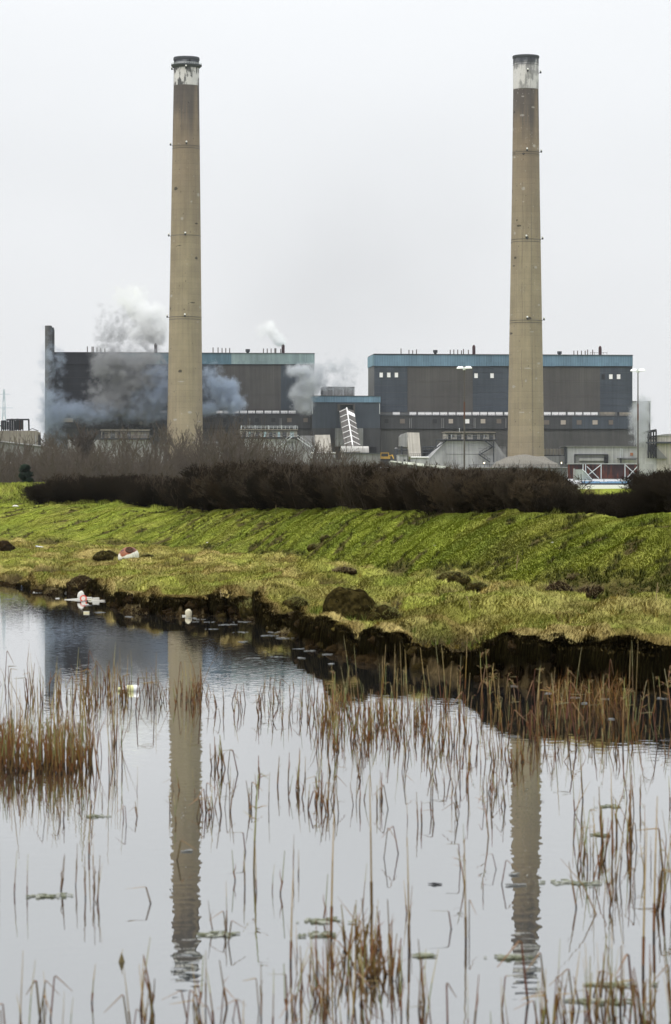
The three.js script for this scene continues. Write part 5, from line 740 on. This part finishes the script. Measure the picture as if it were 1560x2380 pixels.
litter('foam_chip', 'thin white strip floating below the tin lid', 'litter', 198, 1405, (t, k) => mesh('chip', noisy(rbox(16 * k, 2.4 * k, 5 * k), 0.8 * k, 14, 22), M.foam, t));
litter('wood_offcut', 'dark brown offcut drifting among the white litter', 'litter', 182, 1401, (t, k) => mesh('offcut', noisy(rbox(14 * k, 3 * k, 6 * k), 0.6 * k, 14, 23), M.soil, t));
litter('foam_chip', 'white chip in the shallows beside the dark blue bag', 'litter', 84, 1377, (t, k) => mesh('chip', noisy(rbox(12 * k, 2.6 * k, 6 * k), 0.8 * k, 14, 24), M.foam, t));
litter('food_carton', 'small yellow white carton floating alone on the dark reflection', 'litter', 201, 1425, (t, k) => { mesh('carton', rbox(13 * k, 7 * k, 9 * k, 0.12), std(lin(0.66, 0.60, 0.38)), t); const f = rbox(13.4 * k, 1.2 * k, 9.4 * k, 0.2); f.translate(0, 3.6 * k, 0); mesh('lid', f, M.foam, t); });
litter('plastic_bag', 'dark blue grey plastic bag caught under the edge of the bank', 'litter', 66, 1366, (t, k) => { const g = noisy(new THREE.SphereGeometry(15 * k, 32, 22), 6 * k, 6, 4); g.scale(1.15, 0.55, 0.6); mesh('bag', noisy(g, 2 * k, 25, 3), std(lin(0.06, 0.07, 0.10), { roughness: 0.25 }), t); const h = rope([[0, 5 * k, 0], [10 * k, 7 * k, 0], [19 * k, 3 * k, 2 * k]], 1.4 * k); mesh('handle', h, std(lin(0.35, 0.38, 0.42), { roughness: 0.3 }), t); }, 0.04);
litter('post_stump', 'pale rounded post stump standing out of the pale flecked water', 'post', 438, 1432, (t, k) => { const g = noisy(new THREE.SphereGeometry(9 * k, 24, 18), 2.4 * k, 8, 6); g.scale(0.95, 1.25, 0.8); g.translate(0, 6 * k, 0); mesh('head', g, std(lin(0.50, 0.46, 0.34)), t); mesh('foot', noisy(rbox(14 * k, 6 * k, 9 * k), 1.2 * k, 10, 3), M.foam, t).position.x = -8 * k; });
litter('plastic_bottle', 'white plastic bottle floating on its side among the short reeds', 'bottle', 301, 1606, (t, k) => { const g = new THREE.LatheGeometry([[0.01, 0], [8, 0], [9.5, 1.5], [9.5, 14], [9, 16], [9.5, 18], [9.5, 30], [7, 36], [4, 41], [4, 44]].map(([x, y]) => new THREE.Vector2(x * k, y * k)), 24); g.rotateZ(Math.PI / 2); g.translate(24 * k, 0, 0); const b = mesh('bottle_body', g, std(lin(0.72, 0.73, 0.74), { roughness: 0.35 }), t); b.position.y = 4 * k; b.rotation.y = 0.12; b.rotation.z = 0.03; const c = new THREE.CylinderGeometry(4.6 * k, 4.6 * k, 6 * k, 16); c.rotateZ(Math.PI / 2); c.translate(-23 * k, 4 * k, 0); mesh('cap', c, std(lin(0.5, 0.5, 0.25)), t); const w = new THREE.CylinderGeometry(9.8 * k, 9.8 * k, 15 * k, 22, 1, true, 0, 6.2832); w.rotateZ(Math.PI / 2); w.translate(2 * k, 4 * k, 0); mesh('wet_band', w, std(lin(0.55, 0.54, 0.28), { roughness: 0.4 }), t).rotation.y = 0.12; });
litter('drink_can', 'white crushed can caught in the dense brown reed clump', 'can', 42, 1712, (t, k) => { const g = noisy(new THREE.CylinderGeometry(8 * k, 8 * k, 22 * k, 20, 6), 1.6 * k, 20, 3); g.rotateZ(0.9); mesh('can', g, std(lin(0.75, 0.76, 0.80), { roughness: 0.3 }), t).position.y = 8 * k; });
{ const p = onGround(92, 1273), k = -p.z / F, t = thing('metal_strip', 'bent silver metal strip lying on the lower slope', 'scrap metal', p); mesh('strip', rope([[-9 * k, 3 * k, 0], [-2 * k, 2 * k, 0], [9 * k, 0.5 * k, 3 * k]], 1.7 * k), std(lin(0.6, 0.62, 0.65), { metalness: 0.4, roughness: 0.4 }), t); }
{ const p = onGround(36, 1177), k = -p.z / F, t = thing('paper_scrap', 'crumpled pale scrap lying on the grass before the low lone bush', 'litter', p); const g = noisy(new THREE.SphereGeometry(8 * k, 20, 12), 3 * k, 8, 5); g.scale(1, 0.4, 0.6); mesh('scrap', g, M.foam, t); }
for (const [px, py, label] of [[483, 1262, 'tiny white scrap on the dark track at the foot of the embankment'], [1012, 1268, 'tiny pale scrap halfway up the green slope below the pale stone'], [1284, 1262, 'tiny buff scrap on the green slope between dark tufts']]) { const p = onGround(px, py), k = -p.z / F, t = thing('paper_scrap', label, 'litter', p); const g = noisy(new THREE.SphereGeometry(3.2 * k, 14, 8), 1 * k, 18, px); g.scale(1, 0.6, 0.7); mesh('scrap', g, M.foam, t); }
// dead stalks on the bank
for (const [px, py, h, ln2, label] of [[641, 1185, 18, 2, 'single short dead stalk on the crest in front of the thicket'], [1150, 1182, 0, 0, ''], [908, 1186, 16, 4, 'pair of dead twigs on the hump of the crest'], [1490, 1192, 48, 14, 'long thin pale switch leaning up before the thicket'], [1094, 1420, 34, -10, 'dark bent stalk stuck in the flat ground near the hollow'], [1766 * 0.68, 1330, 40, 3, 'thin brown dead stalk above the dark weedy mound'], [1525, 1404, 50, 4, 'thin pale stalk in the ditch below the slope'], [515, 1406, 34, -3, 'curved dead stalk at the edge of the bank by the pale flecks']]) { if (!h) continue; const p = onGround(px, py), k = -p.z / F, t = thing('dead_stalk', label, 'stalk', p); mesh('stem', rope([[0, -0.02, 0], [ln2 * 0.3 * k, h * 0.5 * k, 0], [ln2 * k, h * k, 0]], 0.9 * k, 5), M.straw, t); mesh('side_twig', rope([[ln2 * 0.3 * k, h * 0.5 * k, 0], [ln2 * 0.3 * k + 4 * k, h * 0.66 * k, 0], [ln2 * 0.3 * k + 6 * k, h * 0.8 * k, 0]], 0.6 * k, 4), M.straw, t); }

// ------------------------------------------------------------------ on the water: algae mats, ripple glints as flecks, sticks
function flakes(w, L, n, seed, size) {                         // an uneven drift of thin flat flakes, thickest along its middle
  const r = rng(seed * 31 + 7), out = [], ang = rr(-0.1, 0.1, r);
  for (let i = 0; i < n; i++) {
    const u = (r() + r() + r()) / 1.5 - 1, x = u * w * 0.5, z = (r() + r() - 1) * L * 0.5 * (1 - u * u * 0.8) + x * ang * 0.4 + L * 0.3 * (noise(u * 3 + seed, 4) - 0.5);
    if (noise(u * 6 + seed * 3, z / L * 3 + 8) < 0.36) continue;
    const sh = new THREE.Shape(), m = 7, q = size * rr(0.4, 1.5, r), st = rr(1, 2.4, r); for (let k = 0; k < m; k++) { const a = k / m * 6.2832, e = q * rr(0.5, 1.1, r); k ? sh.lineTo(Math.cos(a) * e * st, Math.sin(a) * e) : sh.moveTo(Math.cos(a) * e * st, Math.sin(a) * e); }
    const g = new THREE.ExtrudeGeometry(sh, { depth: 0.003 + 0.006 * r(), bevelEnabled: false }); g.rotateX(-Math.PI / 2); g.translate(x, 0.0005 * (i % 5), z); out.push(g.toNonIndexed ? (g.index ? g.toNonIndexed() : g) : g);
  }
  return uvBox(merge(out));
}
function raft(name, label, cat, px, py, w, hgt, seed, mat) {
  const p = waterAt(px, py), k = -p.z / F, d1 = 15400 / (py - hgt / 2 - 1190), d2 = 15400 / (py + hgt / 2 - 1190), L = Math.max(0.02, d1 - d2); p.y = 0.002;
  const t = thing(name, label, cat, p); mesh('algae', flakes(w * k, L * 0.9, 60, seed, 0.010), mat, t); mesh('pale_scum', flakes(w * k * 1.2, L * 0.9, 16, seed + 50, 0.010), std(lin(0.33, 0.34, 0.29)), t); return t;
}
raft('algae_mat', 'green algae mat around reed stubs in the open water, nearest the picture edge', 'algae mat', 118, 2084, 135, 12, 1, M.algae);
raft('algae_mat', 'spindle shaped algae mat beside the reflected top of the gallery chimney', 'algae mat', 508, 2174, 145, 16, 2, M.algae);
raft('algae_mat', 'algae mat at the back of the lower centre reed clump', 'algae mat', 760, 2143, 150, 20, 3, M.algae);
raft('algae_mat', 'pale algae mat inside the lower centre reed clump', 'algae mat', 745, 2176, 130, 16, 4, M.algae);
raft('algae_mat', 'dark narrow algae mat below the dense left hand reed clump', 'algae mat', 222, 1898, 70, 9, 5, M.algae);
raft('algae_mat', 'thin algae mat among the upper stalks of the right hand reeds', 'algae mat', 1420, 1876, 80, 9, 6, M.algae);
raft('algae_mat', 'small dark algae mat below the thin mat in the right hand reeds', 'algae mat', 1396, 1942, 52, 9, 7, M.algae);
raft('algae_mat', 'long pale algae mat crossing the right hand chimney reflection', 'algae mat', 1338, 2053, 200, 14, 8, M.algae);
raft('algae_mat', 'short algae mat near the reflected white top of the right hand chimney', 'algae mat', 1186, 2226, 105, 12, 9, M.algae);
raft('algae_mat', 'faint algae mat by a tall stalk between the two chimney reflections', 'algae mat', 986, 2222, 50, 10, 10, M.algae);
raft('algae_mat', 'large dull algae mat under the corner reeds, upper of two', 'algae mat', 1440, 2290, 190, 14, 11, M.algae);
raft('algae_mat', 'large dull algae mat under the corner reeds, lower of two', 'algae mat', 1400, 2330, 230, 16, 12, M.algae);
{ // sky glints on ripples, built as pale floating flakes, most near the far shore
  const spots = [[22, 1393, 40], [90, 1378, 26], [205, 1408, 30], [190, 1398, 40], [450, 1438, 60], [480, 1446, 90], [530, 1452, 80], [560, 1446, 110], [500, 1462, 90], [560, 1470, 70], [640, 1470, 60], [620, 1478, 90], [660, 1484, 70], [700, 1508, 40], [722, 1513, 36], [760, 1521, 60], [700, 1530, 20], [590, 1530, 60], [640, 1527, 50], [560, 1492, 40], [770, 1543, 14], [232, 1424, 20], [470, 1440, 50], [300, 1434, 30], [1275, 1612, 30], [1335, 1622, 34], [1408, 1625, 20], [1360, 1635, 20], [1540, 1624, 40], [1200, 1596, 30], [1420, 1672, 34], [433, 1979, 66], [1190, 1712, 40], [1196, 2034, 40], [1196, 2058, 60], [1012, 2056, 30]];
  spots.forEach(([x, y, w], i) => { const p = waterAt(x, y), k = -p.z / F, L = Math.max(0.05, (15400 / (y - 1.6 - 1190)) - 15400 / (y + 1.6 - 1190)), g = flakes(w * k * 0.9, L * 0.9, 12, i + 3, 0.006 + 0.00034 * -p.z); p.y = 0.002; const o = mesh('floating_fleck', g, i === 35 ? M.black : M.glint); o.position.copy(p); tag(o, i < 24 ? 'thin glint of sky on ripples near the far shore, built of pale flakes' : i < 31 ? 'thin glint of sky on ripples under the dark right hand bank, built of pale flakes' : i === 35 ? 'small dark piece of driftwood afloat between the chimney reflections' : 'thin pale streak of flakes floating across a chimney reflection', i === 35 ? 'driftwood' : 'scum fleck', i < 24 ? 'scum flecks near the far shore' : i < 31 ? 'scum flecks under the right hand bank' : i === 35 ? null : 'pale streaks on the chimney reflections'); });
}
// ------------------------------------------------------------------ reeds
{
  const pal = { wet: [0.040, 0.024, 0.012], sheath: [0.140, 0.080, 0.028], brown: [0.105, 0.056, 0.022], straw: [0.215, 0.150, 0.062], pale: [0.30, 0.225, 0.115], rust: [0.185, 0.085, 0.022] };
  function stalk(pts, radii, cols) {                           // a jointed stem; colour changes where one sheath ends and the next begins
    const P = [], N = [], C = [], n = 6, a = V(), u = V(), v = V();
    for (let i = 1; i < pts.length; i++) { const A = V(...pts[i - 1]), B = V(...pts[i]), d = B.clone().sub(A).normalize(); u.crossVectors(d, Math.abs(d.z) > 0.9 ? V(1, 0, 0) : V(0, 0, 1)).normalize(); v.crossVectors(d, u); for (let k = 0; k < n; k++) { const q = [k, k + 1].map((m) => u.clone().multiplyScalar(Math.cos(m / n * 6.2832)).add(v.clone().multiplyScalar(Math.sin(m / n * 6.2832)))), c = cols[i - 1]; for (const [S2, r, m] of [[A, radii[i - 1], 0], [A, radii[i - 1], 1], [B, radii[i], 1], [A, radii[i - 1], 0], [B, radii[i], 1], [B, radii[i], 0]]) { const w = q[m]; P.push(S2.x + w.x * r, S2.y + w.y * r, S2.z + w.z * r); N.push(w.x, w.y, w.z); C.push(...c); } } }
    const g = new THREE.BufferGeometry(); g.setAttribute('position', new THREE.Float32BufferAttribute(P, 3)); g.setAttribute('normal', new THREE.Float32BufferAttribute(N, 3)); g.setAttribute('color', new THREE.Float32BufferAttribute(C, 3)); return g;
  }
  const r = rng(404), kinds = { stub: [], tall: [], bent: [], plume: [], blade: [] }, jit = (c) => c.map((x) => x * rr(0.75, 1.25, r)), W = 0.011;
  const wob = (y, s) => [rr(-s, s, r), y, rr(-s, s, r)];
  for (let i = 0; i < 7; i++) { const k = rr(0.28, 0.5, r), lean = rr(-0.08, 0.08, r); kinds.stub.push(merge([stalk([[0, -0.1, 0], [lean * 0.1, 0.08, 0], [lean * 0.5, k, 0], [lean * 0.5, k + 0.02, 0], [lean, 1, 0.02]], [W, W * 1.1, W * 1.25, W * 0.7, W * 0.45], [pal.wet, jit(pal.brown), jit(pal.sheath), jit(i % 2 ? pal.sheath : pal.straw)]), stalk([[lean * 0.4, k * 0.8, 0.01], [lean * 0.5 + rr(-0.04, 0.04, r), k + 0.14, 0.02], [lean * 0.5 + rr(-0.09, 0.09, r), k + 0.28, 0.03]], [W * 0.7, W * 0.5, W * 0.1], [jit(pal.sheath), jit(pal.rust)])])); }
  for (let i = 0; i < 5; i++) { const l = rr(-0.12, 0.12, r); kinds.tall.push(merge([stalk([[0, -0.08, 0], [0, 0.05, 0], [l * 0.15, 0.24, 0], [l * 0.15, 0.25, 0], [l * 0.45, 0.6, 0.01], [l, 1, 0.02]], [W * 0.8, W * 0.9, W * 1.0, W * 0.62, W * 0.5, W * 0.25], [pal.wet, jit(pal.brown), jit(pal.sheath), jit(pal.straw), jit(pal.pale)])])); }
  for (let i = 0; i < 5; i++) { const b = rr(0.5, 0.8, r), s = i % 2 ? 1 : -1, x = rr(0.16, 0.36, r) * s; kinds.bent.push(stalk([[0, -0.08, 0], [0.02 * s, 0.1, 0], [0.07 * s, b, 0.02], [0.09 * s, b + 0.015, 0.02], [0.09 * s + x, b + rr(-0.5, 0.05, r), 0.08]], [W, W, W * 0.8, W * 0.8, W * 0.35], [pal.wet, jit(pal.brown), jit(pal.sheath), jit(pal.straw)])); }
  for (let i = 0; i < 5; i++) { const l = rr(-0.14, 0.14, r), g = [stalk([[0, -0.06, 0], [l * 0.2, 0.3, 0], [l * 0.55, 0.65, 0.02], [l, 1, 0.03]], [W * 0.85, W * 0.8, W * 0.6, W * 0.35], [jit(pal.sheath), jit(pal.straw), jit(pal.pale)])]; for (let k = 0; k < 5; k++) { const y = rr(0.5, 0.96, r), x = l * y, s = r() < 0.5 ? -1 : 1; g.push(stalk([[x, y, 0.01], [x + s * rr(0.03, 0.07, r), y + rr(0.02, 0.07, r), 0.03], [x + s * rr(0.06, 0.13, r), y + rr(-0.03, 0.1, r), 0.05]], [W * 0.45, W * 0.4, W * 0.1], [jit(pal.straw), jit(pal.pale)])); } kinds.plume.push(merge(g)); }
  for (let i = 0; i < 4; i++) { const l = rr(-0.25, 0.25, r); kinds.blade.push(stalk([[0, -0.05, 0], [l * 0.3, 0.5, 0], [l, 1, 0.05]], [W * 0.7, W * 0.5, W * 0.12], [jit(i % 2 ? pal.rust : pal.sheath), jit(i % 2 ? pal.rust : pal.straw)])); }
  const mat = new THREE.MeshPhysicalMaterial({ vertexColors: true, roughness: 0.8, specularIntensity: 0.15 });
  // [label, group, x0, x1, y0, y1 (where they enter the water), how many, height in metres, kinds, bunching, thickness]
  const beds = [
    ['brown reed stub in the dense clump at the edge of the pond picture', 'dense brown reed clump', -60, 215, 1740, 1800, 330, [0.25, 0.52], 'stub stub stub blade tall', 0.3, 1.0],
    ['pale straw stalk rising over the dense brown clump', 'pale stalks over the dense clump', -60, 290, 1725, 1810, 80, [0.45, 0.78], 'tall tall blade', 0.2, 0.8],
    ['short brown reed in the thin row below the dark reflected building', 'thin row of reeds near the bottle', 60, 480, 1596, 1640, 130, [0.2, 0.4], 'stub stub stub stub bent tall blade', 0.5, 1.0],
    ['slim stalk standing in front of the white bottle row', 'slim stalks beyond the bottle', 0, 480, 1590, 1660, 60, [0.4, 0.72], 'tall blade bent', 0.2, 0.8],
    ['scattered reed stub between the two chimney reflections, far row', 'far scattered stubs between the reflections', 470, 780, 1610, 1680, 75, [0.16, 0.34], 'stub stub stub stub bent tall', 0.5, 0.95],
    ['brown reed in the thick bed in mid water before the earth bank', 'thick reed bed in mid water', 735, 1075, 1640, 1760, 300, [0.16, 0.37], 'stub stub stub tall blade', 0.45, 1.0],
    ['pale tall stalk over the thick mid water bed', 'pale stalks over the mid water bed', 740, 1090, 1600, 1740, 34, [0.4, 0.75], 'tall tall plume', 0.2, 0.8],
    ['tall pale reed with broken side leaves below the dark bank', 'tall reeds below the dark bank', 1040, 1620, 1625, 1740, 85, [0.35, 0.75], 'plume plume tall bent', 0.25, 0.9],
    ['low reed stub in the water below the dark bank', 'low stubs below the dark bank', 1060, 1620, 1660, 1790, 130, [0.14, 0.34], 'stub stub tall blade', 0.3, 0.9],
    ['rust coloured blade in the sedge tuft under the dark bank', 'rust sedge under the dark bank', 1270, 1460, 1608, 1650, 170, [0.2, 0.45], 'blade', 0.0, 0.6],
    ['brown stub with a dark reflection in the open middle of the pond', 'stubs in the open middle', 480, 760, 1770, 1890, 60, [0.14, 0.34], 'stub stub stub stub bent tall', 0.6, 1.0],
    ['brown stub scattered beyond the middle of the pond', 'stubs beyond the middle', 760, 1180, 1790, 1920, 62, [0.13, 0.32], 'stub stub stub stub bent tall', 0.5, 0.95],
    ['thin stub below the dense brown clump', 'thin stubs below the dense clump', 90, 480, 1830, 1930, 26, [0.12, 0.3], 'stub bent tall', 0.3, 0.8],
    ['dark reed in the straggling right hand stand', 'straggling right hand stand', 1330, 1600, 1850, 2140, 70, [0.2, 0.5], 'stub stub stub tall tall bent blade plume', 0.5, 0.95],
    ['thin reed by the algae mat near the picture edge', 'reeds by the edge algae mat', 0, 230, 2050, 2110, 12, [0.12, 0.3], 'stub tall', 0.4, 0.8],
    ['dark brown reed in the lower centre clump', 'lower centre reed clump', 690, 915, 2200, 2330, 105, [0.10, 0.32], 'stub stub stub tall blade blade', 0.5, 1.0],
    ['brown reed in the lower corner clump beside the algae', 'lower corner reed clump', 1270, 1600, 2310, 2440, 70, [0.14, 0.36], 'stub stub tall bent', 0.4, 1.0],
    ['reed stub along the bottom of the picture below the gallery chimney reflection', 'reeds along the bottom', 230, 700, 2330, 2450, 34, [0.14, 0.34], 'stub tall bent', 0.4, 1.0],
    ['thin pale reed along the bottom between the two clumps', 'thin reeds along the bottom centre', 690, 1270, 2330, 2450, 40, [0.14, 0.4], 'stub tall tall bent', 0.3, 0.8],
    ['single reed near the bottom corner left open', 'single reeds in the open bottom corner', -10, 240, 2330, 2440, 12, [0.15, 0.36], 'tall bent', 0.2, 0.8],
    ['lone stub in the open water between the chimney reflections, near side', 'lone near stubs', 470, 1180, 1960, 2200, 26, [0.1, 0.3], 'stub tall bent', 0.3, 0.85],
  ];
  const all = [];
  beds.forEach(([label, group, x0, x1, y0, y1, n, hh, ks, bunch, th], bi) => {
    const q = rng(900 + bi), names = ks.split(' '), cores = Array.from({ length: 9 }, () => [rr(x0, x1, q), rr(y0, y1, q)]);
    for (let i = 0; i < n; i++) { let x = rr(x0, x1, q), y = rr(y0, y1, q); if (q() < bunch) { const c = cores[Math.floor(q() * 9)]; x = c[0] + (q() + q() - 1) * 34; y = c[1] + (q() - 0.5) * 22; } if (y < shoreY(x) + 3) y = shoreY(x) + 3 + q() * 8; const nm = names[Math.floor(q() * names.length)], v = kinds[nm], d = 15400 / (y - 1190), h = 0.84 * rr(hh[0], hh[1], q) * (nm === 'tall' ? 1.2 : 1); all.push({ x, y, h, th: th * rr(0.5, 1.0, q) * (d > 24 ? 0.9 : 0.8), g: v[Math.floor(q() * v.length)], label, group, big: h * F / d * th, turn: rr(-0.6, 0.6, q) + (q() < 0.5 ? Math.PI : 0), lean: rr(-0.08, 0.08, q) * (nm === 'blade' ? 4.5 : nm === 'tall' ? 1.4 : 1) }); }
  });
  // stalks that stand alone and can be told apart
  for (const [x, y, h, k, label] of [[951, 2215, 270, 'tall', 'lone tall stalk standing straight between the two chimney reflections'], [1083, 2190, 240, 'tall', 'lone tall stalk with a frayed top nearest the middle of the two reflections'], [864, 2130, 330, 'tall', 'longest thin stalk behind the lower centre reed clump'], [770, 2180, 300, 'tall', 'thin upright stalk at the left side of the lower centre clump'], [676, 2240, 220, 'tall', 'thin pale stalk left of the lower centre clump in open water'], [590, 2020, 220, 'plume', 'thin branching stalk in the open water right of the gallery chimney reflection'], [207, 1990, 130, 'tall', 'thin lone stalk below the dark narrow algae mat'], [352, 2100, 66, 'bent', 'folded reed making a sharp angle in the open water'], [214, 2330, 90, 'tall', 'leaning pale stalk low in the open corner'], [1136, 1945, 120, 'plume', 'frayed thin stalk by the right hand chimney reflection'], [1230, 2330, 190, 'bent', 'long leaning pale reed crossing the foot of the right hand reflection'], [1080, 2060, 90, 'plume', 'small seed headed reed in the open middle water'], [1520, 2180, 330, 'tall', 'tall thick straw stalk at the right hand picture edge'], [1495, 2260, 340, 'tall', 'tall straw stalk beside the thick one at the picture edge'], [410, 2000, 60, 'bent', 'dark bent reed across the gallery chimney reflection']]) { const d = 15400 / (y - 1190), v = kinds[k]; all.push({ x, y, h: h * d / F, th: 0.75, g: v[Math.floor(r() * v.length)], label, group: null, big: 1e6, turn: 0, lean: 0 }); }
  all.sort((a, b) => b.big - a.big);
  const q = new THREE.Quaternion(), e = new THREE.Euler(), rest = new Map();
  all.forEach((s, i) => { const p = waterAt(s.x, s.y); p.y = 0; e.set(s.lean * 0.5, s.turn, s.lean); q.setFromEuler(e); const sc = V(s.th * 1.0, 1, s.th); // the stem's own height is 1
    if (i < 300) { const o = mesh('reed_stalk', s.g, mat); o.position.copy(p); o.quaternion.copy(q); o.scale.set(Math.max(s.h, 0.25) ** 0.5 * s.th * 1.1, s.h, s.th); tag(o, s.label, 'reed', s.group); }
    else { if (!rest.has(s.g)) rest.set(s.g, []); rest.get(s.g).push(new THREE.Matrix4().compose(p, q, V(Math.max(s.h, 0.25) ** 0.5 * s.th * 1.1, s.h, s.th))); } });
  const parts = []; for (const [g, l] of rest) for (const m of l) parts.push(g.clone().applyMatrix4(m));
  const o = mesh('reeds', merge(parts), mat); tag(o, 'scattered brown reeds standing in the far half of the pond', 'reeds', null, 'stuff');
}
{ const p = waterAt(283, 2236), k = -p.z / F; p.y = 0; const t = thing('water_leaf', 'single brown pointed leaf tip standing out of the open water', 'leaf', p); const g = new THREE.ConeGeometry(9 * k, 28 * k, 10); g.scale(1, 1, 0.5); g.translate(0, 10 * k, 0); mesh('leaf', noisy(g, 1.5 * k, 30, 2), std(lin(0.12, 0.095, 0.045)), t); mesh('tip', bar(V(0, 20 * k, 0), V(2 * k, 30 * k, 0), 1.2 * k, 5, 0.4 * k), M.straw, t); }

renderer.render(scene, camera);
